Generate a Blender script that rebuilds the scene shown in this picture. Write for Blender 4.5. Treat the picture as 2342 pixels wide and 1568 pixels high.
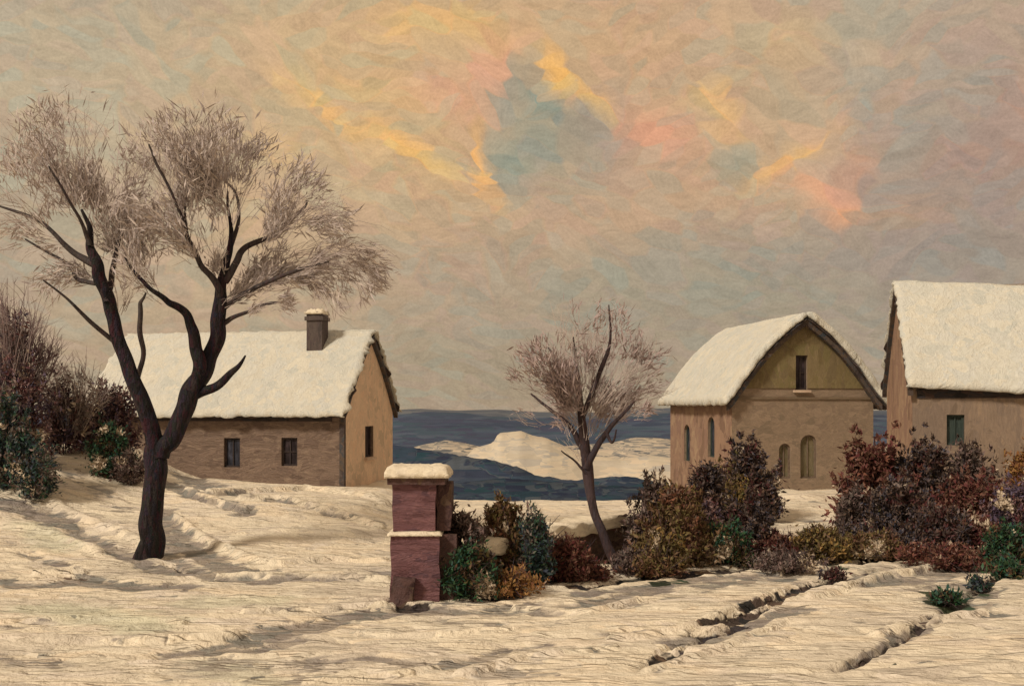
import bpy, math, random
import numpy as np
from mathutils import Vector, noise as mnoise

random.seed(7)
rng = np.random.default_rng(11)
for o in list(bpy.data.objects):
    bpy.data.objects.remove(o)
SC = bpy.context.scene
COL = SC.collection

# ------------------------------------------------------------------ camera
# the picture is read on a 2342 x 1568 grid; F, CX, HY turn a point of it into a direction
F, CX, HY, EYE = 2277.0, 1171.0, 930.0, 2.6
cam_d = bpy.data.cameras.new("camera")
cam_d.lens, cam_d.sensor_width = 35, 36
cam_d.shift_y = (HY - 784) / 2342
cam_d.clip_start, cam_d.clip_end = 0.1, 9000
cam = bpy.data.objects.new("camera", cam_d)
cam.location = (0, 0, EYE)
cam.rotation_euler = (math.radians(90), 0, 0)
COL.objects.link(cam)
SC.camera = cam

SC.view_settings.view_transform = 'Standard'
SC.view_settings.look = 'None'
SC.view_settings.exposure = 0.14
SC.view_settings.gamma = 1.0
SC.cycles.max_bounces = 6
SC.cycles.diffuse_bounces = 3

SUN_EL, SUN_AZ = 40, -132        # azimuth from +Y, clockwise: behind the viewer, on the left


def lin(c):
    return tuple(((v / 255) / 12.92 if v / 255 <= 0.04045 else ((v / 255 + 0.055) / 1.055) ** 2.4) for v in c)


# ------------------------------------------------------------------ node helpers
class NT:
    def __init__(s, tree):
        s.t = tree

    def new(s, typ, **kw):
        n = s.t.nodes.new(typ)
        for k, v in kw.items():
            setattr(n, k, v)
        return n

    def put(s, sock, v):
        if v is None:
            return
        if hasattr(v, 'is_output'):
            s.t.links.new(v, sock)
        else:
            try:
                sock.default_value = v
            except Exception:
                sock.default_value = tuple(v) + (1.0,)

    def m(s, op, a, b=None, c=None, clamp=False):
        n = s.new('ShaderNodeMath', operation=op, use_clamp=clamp)
        for i, v in enumerate((a, b, c)):
            s.put(n.inputs[i], v)
        return n.outputs[0]

    def v(s, op, a, b=None, scale=None):
        n = s.new('ShaderNodeVectorMath', operation=op)
        s.put(n.inputs[0], a)
        s.put(n.inputs[1], b)
        if scale is not None:
            s.put(n.inputs[3], scale)
        return n.outputs['Value'] if op in ('LENGTH', 'DOT_PRODUCT', 'DISTANCE') else n.outputs[0]

    def sep(s, a):
        n = s.new('ShaderNodeSeparateXYZ')
        s.put(n.inputs[0], a)
        return n.outputs

    def comb(s, x, y, z=0.0):
        n = s.new('ShaderNodeCombineXYZ')
        for i, v in enumerate((x, y, z)):
            s.put(n.inputs[i], v)
        return n.outputs[0]

    def mapping(s, vec, loc=(0, 0, 0), rot=(0, 0, 0), scale=(1, 1, 1), typ='POINT'):
        n = s.new('ShaderNodeMapping', vector_type=typ)
        s.put(n.inputs[0], vec)
        n.inputs[1].default_value = loc
        n.inputs[2].default_value = rot
        n.inputs[3].default_value = scale
        return n.outputs[0]

    def noise(s, vec, scale=1.0, detail=3.0, rough=0.5, out='Fac', dims='3D'):
        n = s.new('ShaderNodeTexNoise', noise_dimensions=dims)
        s.put(n.inputs['Vector'], vec)
        n.inputs['Scale'].default_value = scale
        n.inputs['Detail'].default_value = detail
        n.inputs['Roughness'].default_value = rough
        return n.outputs[out]

    def mix(s, f, a, b):
        n = s.new('ShaderNodeMix', data_type='RGBA')
        s.put(n.inputs[0], f)
        s.put(n.inputs[6], a)
        s.put(n.inputs[7], b)
        return n.outputs[2]

    def ramp(s, fac, stops, interp='LINEAR'):
        n = s.new('ShaderNodeValToRGB')
        s.put(n.inputs[0], fac)
        cr = n.color_ramp
        cr.interpolation = interp
        while len(cr.elements) < len(stops):
            cr.elements.new(0.5)
        for e, (p, c) in zip(cr.elements, stops):
            e.position = p
            e.color = (c[0], c[1], c[2], 1)
        return n.outputs[0]

    def maprange(s, v, a, b, c=0.0, d=1.0, interp='SMOOTHSTEP'):
        n = s.new('ShaderNodeMapRange', interpolation_type=interp)
        s.put(n.inputs[0], v)
        for i, k in enumerate((a, b, c, d)):
            s.put(n.inputs[1 + i], k)
        return n.outputs[0]


def dabs(N, co, cell, axis, bristle=(3, 30, 30), spread=1.3, warp=0.25, smooth=None):
    """cells that read as single strokes: per-stroke random colour, bristle height, edge distance"""
    w = N.noise(N.mapping(co, scale=tuple(.8 / c for c in cell)), scale=1.0, detail=2, out='Color')
    w = N.v('SUBTRACT', w, (0.5, 0.5, 0.5))
    wv = N.v('MULTIPLY', w, tuple(warp * 4 * c for c in cell))
    p = N.v('ADD', co, wv)
    q = N.mapping(p, scale=tuple(1 / c for c in cell))
    vo = N.new('ShaderNodeTexVoronoi', feature='F1')
    N.put(vo.inputs['Vector'], q)
    vo.inputs['Scale'].default_value = 1
    vo.inputs['Randomness'].default_value = 1
    rs = N.sep(vo.outputs['Color'])
    ang = N.m('MULTIPLY', N.m('SUBTRACT', rs[1], 0.5), spread)
    vr = N.new('ShaderNodeVectorRotate', rotation_type='AXIS_ANGLE')
    N.put(vr.inputs['Vector'], p)
    vr.inputs['Axis'].default_value = axis
    N.put(vr.inputs['Angle'], ang)
    b = N.noise(N.mapping(vr.outputs[0], scale=bristle), scale=1, detail=3, rough=0.6)
    return rs, b, vo.outputs['Distance']


# ------------------------------------------------------------------ sky
def build_world():
    w = bpy.data.worlds.new("World")
    SC.world = w
    w.use_nodes = True
    t = w.node_tree
    t.nodes.clear()
    N = NT(t)
    tc = N.new('ShaderNodeTexCoord')
    x, y, z = N.sep(tc.outputs['Generated'])[:3]
    az = N.m('ARCTAN2', x, y)
    el = N.m('ARCSINE', z)
    p = N.comb(az, el)

    wn = N.v('SUBTRACT', N.noise(p, 7, 3, 0.6, 'Color'), (0.5, 0.5, 0.5))
    pw = N.v('ADD', p, N.v('SCALE', wn, scale=0.055))

    def layer(rot, sx, sy, off):
        q = N.mapping(pw, loc=off, rot=(0, 0, math.radians(rot)), scale=(1, 1, 1))
        q2 = N.mapping(q, scale=(1 / sx, 1 / sy, 1))
        vo = N.new('ShaderNodeTexVoronoi', feature='SMOOTH_F1', voronoi_dimensions='2D')
        N.put(vo.inputs['Vector'], q2)
        vo.inputs['Scale'].default_value = 1
        vo.inputs['Smoothness'].default_value = 0.32
        back = N.mapping(vo.outputs['Position'], scale=(sx, sy, 1))
        back = N.mapping(back, loc=off, rot=(0, 0, math.radians(rot)), typ='TEXTURE')
        return back, vo.outputs['Color']

    A, ca = layer(34, 0.040, 0.014, (0.3, 0.2, 0))
    B, cb = layer(-28, 0.026, 0.010, (1.3, 0.7, 0))
    C, cc = layer(8, 0.030, 0.008, (2.1, 1.9, 0))
    s1 = N.maprange(N.noise(p, 9, 2), 0.49, 0.53)
    s2 = N.maprange(N.noise(N.mapping(p, loc=(5, 3, 0)), 8, 2), 0.52, 0.56)
    low = N.maprange(el, 0.05, 0.14, 1.0, 0.0)
    s2 = N.m('MAXIMUM', s2, N.m('MULTIPLY', low, 0.8))

    def vmix(f, a, b):
        n = N.new('ShaderNodeMix', data_type='VECTOR')
        N.put(n.inputs[0], f)
        N.put(n.inputs[4], a)
        N.put(n.inputs[5], b)
        return n.outputs[1]
    pos = vmix(s2, vmix(s1, A, B), C)
    rnd = N.sep(vmix(s2, vmix(s1, ca, cb), cc))
    soft = N.v('SUBTRACT', N.noise(p, 26, 3, 0.65, 'Color'), (0.5, 0.5, 0.5))
    soft = N.v('ADD', pw, N.v('SCALE', soft, scale=0.045))
    pos = vmix(0.46, pos, soft)
    # the cloud colours over the whole vault
    big = N.noise(pos, 3.2, 3)
    col = N.ramp(big, [(0.30, lin((146, 134, 120))), (0.47, lin((163, 146, 126))), (0.60, lin((173, 152, 128))), (0.75, lin((186, 158, 124)))])
    hz = N.maprange(N.sep(pos)[1], 0.0, 0.20, 1.0, 0.0)
    col = N.mix(N.m('MULTIPLY', hz, 0.75), col, lin((151, 138, 119)))

    # banks of lit and shaded cloud: where they hang, half size, tilt, colour, strength
    banks = [
        (1250, 230, 620, 250, 8, (196, 160, 122), .75), (1800, 300, 330, 190, -20, (190, 155, 120), .7), (820, 280, 330, 150, -20, (200, 166, 120), .7),
        (1000, 120, 330, 90, 0, (202, 166, 120), .6), (1500, 420, 260, 90, 10, (188, 152, 122), .6),
        (150, 150, 520, 330, 0, (176, 164, 140), .8), (420, 520, 420, 260, 0, (176, 155, 128), .6),
        (950, 260, 430, 300, -12, (187, 160, 122), .75), (1500, 230, 420, 240, 15, (182, 152, 122), .7),
        (2150, 60, 380, 170, 0, (164, 154, 136), .8), (2270, 340, 230, 200, 20, (166, 130, 116), .9), (2080, 420, 120, 120, 30, (158, 132, 118), .6),
        (2180, 230, 130, 60, 30, (146, 145, 132), .6), (1950, 640, 520, 140, 0, (148, 140, 127), .7),
        (1500, 760, 600, 150, 0, (146, 136, 119), .7), (1750, 590, 220, 60, 0, (158, 138, 122), .6),
        (2230, 560, 260, 170, 0, (136, 129, 122), .8), (960, 640, 240, 90, -15, (166, 144, 124), .5),
        (1300, 430, 300, 120, 20, (163, 143, 124), .6),
        (1250, 300, 130, 110, 20, (141, 141, 126), .95), (1190, 372, 70, 40, 20, (130, 140, 128), .95),
        (1160, 215, 60, 40, 60, (142, 139, 128), .9), (1235, 245, 46, 12, -35, (116, 138, 130), .9),
        (1360, 290, 80, 60, -30, (148, 138, 126), .9), (1690, 375, 60, 45, 30, (138, 144, 128), .9),
        (1930, 150, 30, 80, 20, (146, 146, 134), .6), (1990, 250, 26, 60, -10, (136, 142, 134), .7),
        (2060, 330, 40, 90, -20, (140, 140, 130), .7), (1700, 640, 180, 60, 0, (140, 138, 122), .6),
        (1430, 640, 120, 50, 10, (146, 140, 122), .6), (1000, 830, 130, 60, 0, (148, 136, 116), .5),
        (1120, 155, 80, 34, 40, (208, 154, 128), .85), (1050, 240, 90, 40, -25, (200, 152, 124), .7),
        (960, 215, 50, 40, 0, (196, 154, 130), .6), (1490, 300, 80, 45, -15, (206, 148, 120), .85),
        (1290, 540, 60, 20, 0, (176, 150, 128), .6), (860, 430, 90, 30, -20, (184, 154, 126), .6),
        (1270, 160, 26, 44, 25, (232, 178, 98), 1), (1350, 215, 62, 20, -38, (230, 176, 104), 1),
        (940, 345, 110, 20, -32, (226, 176, 104), 1), (720, 215, 80, 20, -38, (216, 174, 110), .9),
        (800, 285, 70, 22, -30, (218, 174, 112), .85), (640, 180, 60, 20, -30, (204, 170, 118), .7),
        (1097, 375, 14, 66, 0, (228, 172, 104), 1), (1130, 450, 18, 50, 35, (204, 160, 112), .8),
        (1010, 60, 130, 40, -10, (206, 168, 112), .85), (930, 40, 60, 26, 30, (208, 170, 116), .7),
        (860, 200, 110, 26, -20, (204, 168, 116), .7), (1060, 70, 46, 34, 0, (206, 166, 110), .7),
        (1650, 240, 60, 22, -40, (222, 176, 112), .95), (1640, 190, 70, 16, 20, (212, 170, 116), .7),
        (1780, 75, 90, 34, -8, (190, 162, 122), .7), (1800, 365, 90, 16, 26, (218, 168, 106), .95),
        (1860, 345, 40, 18, -30, (216, 166, 106), .8), (1660, 300, 50, 14, -20, (206, 168, 118), .6),
        (1890, 430, 70, 24, -32, (212, 156, 122), .9), (1935, 490, 36, 22, 0, (218, 154, 110), .9),
        (1960, 410, 50, 30, 20, (196, 146, 122), .7), (2060, 500, 90, 26, 0, (172, 142, 116), .7),
        (1780, 130, 100, 40, 0, (178, 154, 124), .6), (1760, 210, 90, 60, 10, (168, 146, 118), .7),
        (580, 480, 60, 60, 0, (190, 160, 124), .6), (620, 345, 60, 30, 0, (200, 168, 120), .6),
        (60, 420, 120, 80, 0, (150, 142, 124), .5), (40, 600, 160, 50, 0, (152, 142, 126), .6),
        (1900, 820, 300, 60, 0, (152, 138, 124), .5), (1440, 500, 60, 30, 0, (174, 148, 124), .5),
    ]
    for (bx, by, hx, hy, rot, c, s) in banks:
        u, v = (bx - CX) / F, (HY - by) / F
        a, e = math.atan(u), math.atan(v / math.sqrt(1 + u * u))
        q = N.mapping(pos, loc=(a, e, 0), rot=(0, 0, math.radians(rot)), scale=(1.35 * hx / F, 1.4 * hy / F, 1), typ='TEXTURE')
        f = N.maprange(N.v('LENGTH', q), 0.05, 1.35, s * (0.68 if c[2] > c[0] - 12 else 0.80), 0.0)
        col = N.mix(f, col, lin(c))
    hue = N.ramp(rnd[2], [(0.12, (.93, 1.0, 1.02)), (.35, (1.0, .985, .95)), (.55, (1.04, .99, .93)), (.72, (1.05, .97, .96)), (.9, (.97, .97, .98))])
    col = N.v('MULTIPLY', col, hue)
    # streaks left by the wind inside every bank
    ang = N.m('MULTIPLY', N.m('SUBTRACT', rnd[1], 0.5), 2.2)
    vr = N.new('ShaderNodeVectorRotate', rotation_type='Z_AXIS')
    N.put(vr.inputs['Vector'], pw)
    N.put(vr.inputs['Angle'], N.m('ADD', ang, 0.35))
    br = N.noise(N.mapping(vr.outputs[0], scale=(28, 330, 1)), 1, 3, 0.6)
    fine = N.noise(p, 420, 2, 0.7)
    k = N.m('ADD', N.m('MULTIPLY', br, 0.36), N.m('MULTIPLY', fine, 0.40))
    k = N.m('ADD', k, N.m('MULTIPLY', rnd[0], 0.15))
    k = N.m('ADD', k, 0.575)
    mid = N.noise(N.mapping(pw, rot=(0, 0, .5), scale=(1, 2.2, 1)), 70, 3, .6)
    k = N.m('ADD', k, N.m('MULTIPLY', N.m('SUBTRACT', mid, .5), .40))
    col = N.v('MULTIPLY', col, N.comb(N.m('MULTIPLY', k, 1.10), N.m('MULTIPLY', k, 1.085), N.m('MULTIPLY', k, 1.05)))

    sky = N.new('ShaderNodeTexSky', sky_type='NISHITA')
    sky.sun_disc = False
    sky.sun_elevation = math.radians(SUN_EL)
    sky.sun_rotation = math.radians(SUN_AZ)
    clear = N.v('SCALE', sky.outputs[0], scale=0.05)
    col = N.mix(0.97, clear, col)
    bg = N.new('ShaderNodeBackground')
    N.put(bg.inputs[0], col)
    bg.inputs[1].default_value = 1.0
    out = N.new('ShaderNodeOutputWorld')
    t.links.new(bg.outputs[0], out.inputs[0])


build_world()

sd = bpy.data.lights.new("sun", 'SUN')
sd.energy = 2.45
sd.angle = math.radians(9)
sd.color = (1.0, 0.88, 0.71)
sun = bpy.data.objects.new("sun", sd)
COL.objects.link(sun)
_a, _e = math.radians(SUN_AZ), math.radians(SUN_EL)
sdir = Vector((math.sin(_a) * math.cos(_e), math.cos(_a) * math.cos(_e), math.sin(_e)))
sun.rotation_euler = sdir.to_track_quat('Z', 'Y').to_euler()
sun.location = (-30, -30, 40)


# ------------------------------------------------------------------ materials
def base_mat(name):
    m = bpy.data.materials.new(name)
    m.use_nodes = True
    t = m.node_tree
    t.nodes.clear()
    N = NT(t)
    bs = N.new('ShaderNodeBsdfPrincipled')
    out = N.new('ShaderNodeOutputMaterial')
    t.links.new(bs.outputs[0], out.inputs[0])
    bs.inputs['Specular IOR Level'].default_value = 0.25
    return m, N, bs


def bump(N, bs, h, strength=0.6, dist=0.02):
    b = N.new('ShaderNodeBump')
    b.inputs['Strength'].default_value = strength
    b.inputs['Distance'].default_value = dist
    N.put(b.inputs['Height'], h)
    N.t.links.new(b.outputs[0], bs.inputs['Normal'])


def paint(name, palette, cell=(.5, .5, .2), axis=(0, 1, 0), bristle=(4, 4, 30), bmp=0.5, dist=0.015,
          rough=0.75, spread=1.3, streak=0.25, pos=True):
    streak, dist = min(.6, streak * 1.3), dist * 1.5
    m, N, bs = base_mat(name)
    g = N.new('ShaderNodeNewGeometry') if pos else N.new('ShaderNodeTexCoord')
    co = g.outputs['Position'] if pos else g.outputs['Object']
    rs, b, d = dabs(N, co, cell, axis, bristle, spread)
    rs2, b2, d2 = dabs(N, N.v('ADD', co, (3.3, 1.7, 5.1)), tuple(c * 0.45 for c in cell), axis, bristle, spread)
    sel = N.maprange(N.noise(co, 1.6 / max(cell), 2), 0.47, 0.55)
    r = N.m('ADD', N.m('MULTIPLY', rs[0], N.m('SUBTRACT', 1.0, sel)), N.m('MULTIPLY', rs2[0], sel))
    n = len(palette)
    stops = [(i / max(1, n - 1) * 0.9 + 0.05, c) for i, c in enumerate(palette)]
    col = N.ramp(r, stops)
    fine = N.noise(co, 38, 2, 0.7)
    k = N.m('ADD', N.m('MULTIPLY', b, streak * 1.6), 1 - streak * 0.8)
    k = N.m('MULTIPLY', k, N.m('ADD', N.m('MULTIPLY', fine, 0.3), 0.85))
    col = N.v('MULTIPLY', col, N.comb(k, k, k))
    N.put(bs.inputs['Base Color'], col)
    bs.inputs['Roughness'].default_value = rough
    h = N.m('ADD', b, N.m('MULTIPLY', d, -0.35))
    h = N.m('ADD', h, N.m('MULTIPLY', fine, 0.35))
    bump(N, bs, h, bmp, dist)
    return m


def leafmat(name, palette, scale=2.5, rough=0.7, w=0.55, snowy=0.0):
    """every leaf has its own tint; tints gather in patches"""
    m, N, bs = base_mat(name)
    g = N.new('ShaderNodeNewGeometry')
    nz = N.maprange(N.noise(g.outputs['Position'], scale, 2), 0.3, 0.7, 0, 1, 'LINEAR')
    r = N.m('ADD', N.m('MULTIPLY', g.outputs['Random Per Island'], w), N.m('MULTIPLY', nz, 1 - w))
    n = len(palette)
    col = N.ramp(r, [(0.06 + 0.88 * i / (n - 1), c) for i, c in enumerate(palette)])
    fine = N.noise(g.outputs['Position'], 60, 2, 0.7)
    k = N.m('ADD', N.m('MULTIPLY', fine, 1.1), 0.78)
    col = N.v('MULTIPLY', col, N.comb(k, k, k))
    if snowy:      # leaves that carry snow, in patches
        nz2 = N.noise(N.mapping(g.outputs['Position'], loc=(7, 3, 1)), 1.9, 2)
        sn = N.maprange(N.m('ADD', nz2, N.m('MULTIPLY', g.outputs['Random Per Island'], .06)), .675, .70)
        col = N.mix(sn, col, (.62, .51, .39))
    N.put(bs.inputs['Base Color'], col)
    bs.inputs['Roughness'].default_value = rough
    return m


M = {}
M['roof_snow'] = paint('roof_snow', [(.58, .585, .54), (.67, .65, .575), (.61, .61, .57), (.70, .665, .57), (.63, .605, .53)],
                       cell=(.55, .55, .5), bristle=(12, 12, 5), bmp=.7, dist=.045, spread=1.4, streak=.14)
M['snow'] = paint('cap_snow', [(.72, .63, .50), (.84, .75, .60), (.80, .70, .54)], cell=(.3, .3, .12),
                  bristle=(5, 5, 40), bmp=.8, dist=.02, streak=.12)
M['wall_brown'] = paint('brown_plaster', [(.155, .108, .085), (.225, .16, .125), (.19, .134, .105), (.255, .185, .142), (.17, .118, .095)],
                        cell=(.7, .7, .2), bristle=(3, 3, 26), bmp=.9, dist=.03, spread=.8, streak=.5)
M['wall_ochre_lit'] = paint('ochre_plaster_lit', [(.56, .43, .31), (.70, .51, .37), (.76, .56, .40), (.64, .49, .36), (.72, .51, .36)],
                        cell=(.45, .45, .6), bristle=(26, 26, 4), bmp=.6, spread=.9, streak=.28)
M['wall_olive'] = paint('olive_plaster', [(.16, .12, .06), (.205, .158, .08), (.18, .148, .068), (.235, .18, .098), (.17, .13, .072)],
                        cell=(.4, .4, .9), bristle=(24, 24, 4), bmp=.55, spread=1.0, streak=.28)
M['wall_tan'] = paint('tan_plaster', [(.215, .165, .12), (.275, .205, .15), (.24, .18, .13), (.30, .225, .165), (.235, .175, .13)],
                      cell=(.5, .5, .25), bristle=(6, 6, 22), bmp=.6, spread=1.5, streak=.28)
M['wall_pink'] = paint('pink_tan_plaster', [(.22, .14, .10), (.33, .215, .15), (.27, .17, .13), (.38, .265, .18)],
                       cell=(.4, .4, .9), bristle=(24, 24, 4), bmp=.6, spread=.7, streak=.28)
M['wall_grey'] = paint('grey_tan_plaster', [(.19, .14, .105), (.27, .20, .15), (.22, .165, .13), (.31, .225, .16)],
                       cell=(.35, .35, .8), bristle=(24, 24, 4), bmp=.6, spread=.8, streak=.28)
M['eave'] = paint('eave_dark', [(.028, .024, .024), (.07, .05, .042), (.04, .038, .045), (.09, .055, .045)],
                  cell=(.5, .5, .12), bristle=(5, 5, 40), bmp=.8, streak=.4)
M['verge'] = paint('verge_dark', [(.06, .045, .045), (.11, .08, .06), (.05, .06, .075), (.13, .09, .07)],
                   cell=(.35, .35, .35), bristle=(20, 20, 20), bmp=.8, streak=.4)
M['string'] = paint('string_course', [(.15, .115, .08), (.20, .15, .10), (.17, .12, .08)], cell=(.7, .7, .12), bristle=(4, 4, 40), streak=.3)
M['frame'] = paint('window_wood', [(.13, .095, .07), (.20, .15, .115), (.17, .12, .09)], cell=(.2, .2, .4), bristle=(30, 30, 8))
M['frame_dark'] = paint('window_wood_dark', [(.035, .028, .03), (.07, .05, .045)], cell=(.2, .2, .4), bristle=(30, 30, 8))
M['sill_snow'] = paint('sill_snow', [(.5, .37, .28), (.62, .48, .37)], cell=(.3, .3, .1))
M['shut_teal'] = paint('teal_shutter', [(.03, .045, .042), (.055, .075, .066), (.045, .06, .06)], cell=(.12, .12, .5), bristle=(30, 30, 4), streak=.4)
M['shut_olive'] = paint('olive_door', [(.14, .115, .065), (.185, .15, .09), (.155, .14, .095)], cell=(.2, .2, .6), bristle=(24, 24, 4), streak=.3)
M['brick'] = paint('purple_brick', [(.13, .060, .068), (.19, .092, .102), (.165, .078, .09), (.22, .11, .12), (.12, .062, .078)],
                   cell=(.35, .35, .08), bristle=(4, 4, 60), bmp=.9, dist=.02, spread=.5, streak=.32)
M['brick_dark'] = paint('dark_brick', [(.06, .032, .032), (.11, .06, .055), (.085, .05, .05), (.13, .085, .06)],
                        cell=(.2, .2, .25), bristle=(18, 18, 10), bmp=.9, dist=.02, spread=1.4, streak=.4)
M['stone'] = paint('wall_stone', [(.075, .045, .04), (.15, .095, .08), (.19, .14, .10), (.11, .08, .075), (.17, .09, .08)],
                   cell=(.25, .25, .15), bristle=(8, 8, 22), bmp=.9, dist=.02, spread=1.6, streak=.35)
M['chimney'] = paint('chimney_brick', [(.065, .052, .05), (.105, .082, .075), (.08, .058, .06)], cell=(.12, .12, .6),
                     bristle=(30, 30, 3), streak=.35)
M['bark'] = paint('dark_bark', [(.008, .006, .008), (.022, .014, .016), (.014, .017, .034), (.048, .012, .022), (.040, .032, .034), (.010, .016, .014), (.03, .02, .04)],
                  cell=(.06, .06, .45), bristle=(34, 34, 7), bmp=1, dist=.035, spread=1.2, streak=.5)
M['bark_grey'] = paint('grey_bark', [(.03, .024, .026), (.08, .062, .058), (.055, .05, .055), (.065, .04, .045)],
                       cell=(.05, .05, .5), bristle=(40, 40, 7), bmp=1, dist=.01, streak=.4)
M['bark_young'] = paint('young_bark', [(.035, .024, .026), (.07, .045, .048), (.05, .042, .055), (.09, .05, .05)],
                        cell=(.045, .045, .6), bristle=(40, 40, 7), bmp=1, dist=.01, streak=.4)
M['twig'] = leafmat('pale_twigs', [(.25, .215, .205), (.40, .345, .315), (.33, .285, .285), (.49, .42, .37)], 1.2)
M['twig_dark'] = leafmat('grey_twigs', [(.18, .15, .145), (.32, .265, .24), (.26, .215, .21), (.40, .33, .28)], 1.2)
M['twig_pink'] = leafmat('mauve_twigs', [(.20, .155, .155), (.31, .245, .235), (.26, .20, .205), (.38, .31, .28)], 1.5)
M['twig_maroon'] = leafmat('maroon_twigs', [(.07, .04, .05), (.14, .095, .10), (.23, .18, .17), (.11, .09, .10)], 1.5)

DK, MAR, NAVY = (.026, .017, .017), (.085, .020, .024), (.024, .030, .055)
BRN, RUST, OCH = (.105, .062, .040), (.175, .075, .045), (.25, .145, .05)
OLV, GRN, TEAL = (.10, .085, .028), (.032, .090, .034), (.020, .062, .056)
MAU, GRY, VIO = (.19, .125, .115), (.12, .105, .095), (.10, .075, .125)
LM = dict(
    dark=leafmat('dark_leaves', [DK, (.05, .03, .028), MAR, (.08, .058, .05), DK, BRN, NAVY, (.17, .13, .11), (.05, .04, .06), OLV], snowy=.001, w=.4),
    olive=leafmat('olive_leaves', [DK, OLV, (.10, .07, .03), BRN, (.12, .10, .035), OCH, OLV, (.03, .04, .02)], snowy=.001, w=.4),
    maroon=leafmat('maroon_leaves', [DK, MAR, (.10, .03, .028), BRN, (.13, .06, .045), MAR, RUST, MAU], snowy=.001, w=.4),
    brown=leafmat('brown_leaves', [DK, BRN, (.12, .07, .04), OLV, (.16, .09, .05), (.06, .03, .025), RUST, (.09, .07, .055)], snowy=.001, w=.4),
    green=leafmat('green_leaves', [DK, (.03, .06, .028), (.03, .05, .022), TEAL, GRN, DK, BRN, OLV, DK], snowy=.001, w=.4),
    teal=leafmat('teal_leaves', [(.03, .034, .038), TEAL, (.06, .075, .08), NAVY, (.03, .085, .045), GRY, MAU, (.16, .15, .14), VIO], snowy=.001, w=.4),
    grey=leafmat('grey_leaves', [(.05, .035, .033), GRY, MAU, (.06, .04, .04), (.11, .085, .07), DK, BRN], snowy=.001, w=.4),
    orange=leafmat('orange_leaves', [BRN, RUST, OCH, (.20, .09, .03), MAR, (.28, .15, .04)], snowy=.001, w=.4),
    violet=leafmat('violet_leaves', [DK, VIO, (.05, .03, .04), MAU, MAR, (.08, .07, .11)], snowy=.001, w=.4),
)


def glass(name, c):
    m, N, bs = base_mat(name)
    g = N.new('ShaderNodeNewGeometry')
    nz = N.noise(N.mapping(g.outputs['Position'], scale=(7, 7, 3)), 1, 3)
    N.put(bs.inputs['Base Color'], N.ramp(nz, [(.35, tuple(v * .5 for v in c)), (.5, c), (.68, tuple(min(1, v * 2.2) for v in c))]))
    bs.inputs['Roughness'].default_value = 0.35
    bump(N, bs, nz, .25, .01)
    return m


M['glass'] = glass('dark_glass', (.030, .022, .026))
M['glass_blue'] = glass('blue_glass', (.035, .038, .055))


# ------------------------------------------------------------------ object helpers
def mesh_obj(name, verts, faces, mat, parent=None, smooth=False, loc=None):
    """verts are world coordinates; the object gets its origin at its parent (or loc)"""
    V = np.asarray(verts, dtype=np.float64).reshape(-1, 3)
    org = np.zeros(3)
    if parent is not None:
        p = parent
        while p is not None:
            org += np.array(p.location)
            p = p.parent
    elif loc is not None:
        org = np.array(loc, float)
    me = bpy.data.meshes.new(name)
    V = V - org
    if isinstance(faces, np.ndarray):
        k = faces.shape[1]
        me.vertices.add(len(V))
        me.vertices.foreach_set('co', V.ravel())
        me.loops.add(faces.size)
        me.loops.foreach_set('vertex_index', faces.ravel().astype(np.int32))
        me.polygons.add(len(faces))
        me.polygons.foreach_set('loop_start', np.arange(0, faces.size, k, dtype=np.int32))
        me.update(calc_edges=True)
        me.validate()
    else:
        me.from_pydata([tuple(v) for v in V], [], faces)
        me.update()
    if smooth:
        me.polygons.foreach_set('use_smooth', [True] * len(me.polygons))
    me.materials.append(mat)
    o = bpy.data.objects.new(name, me)
    COL.objects.link(o)
    if parent is not None:
        o.parent = parent
    elif loc is not None:
        o.location = loc
    return o


def thing(name, label, cat, loc, group=None):
    o = bpy.data.objects.new(name, None)
    COL.objects.link(o)
    o.location = loc
    o.empty_display_size = 0.3
    o['label'], o['category'] = label, cat
    if group:
        o['group'] = group
    return o


class MB:
    def __init__(s):
        s.v, s.f = [], []

    def add(s, verts, faces):
        b = len(s.v)
        s.v += [tuple(p) for p in verts]
        s.f += [tuple(i + b for i in f) for f in faces]

    def build(s, name, mat, parent=None, smooth=False):
        return mesh_obj(name, s.v, s.f, mat, parent, smooth)


def vnoise(x, y, seed=0):
    """smooth value noise on a lattice"""
    xi, yi = np.floor(x).astype(np.int64), np.floor(y).astype(np.int64)
    fx, fy = x - xi, y - yi
    fx, fy = fx * fx * (3 - 2 * fx), fy * fy * (3 - 2 * fy)

    def h(a, b):
        n = (a * 374761393 + b * 668265263 + seed * 1442695) & 0xffffffff
        n = ((n ^ (n >> 13)) * 1274126177) & 0xffffffff
        return ((n ^ (n >> 16)) & 0xffff) / 65535.0
    return (h(xi, yi) * (1 - fx) + h(xi + 1, yi) * fx) * (1 - fy) + (h(xi, yi + 1) * (1 - fx) + h(xi + 1, yi + 1) * fx) * fy


def fbm(x, y, seed=0, oct=4):
    s, a = 0, 0.5
    for i in range(oct):
        s = s + a * (vnoise(x * 2 ** i, y * 2 ** i, seed + i) - 0.5)
        a *= 0.5
    return s


def sst(a, b, x):
    t = np.clip((x - a) / (b - a), 0, 1)
    return t * t * (3 - 2 * t)


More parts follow.
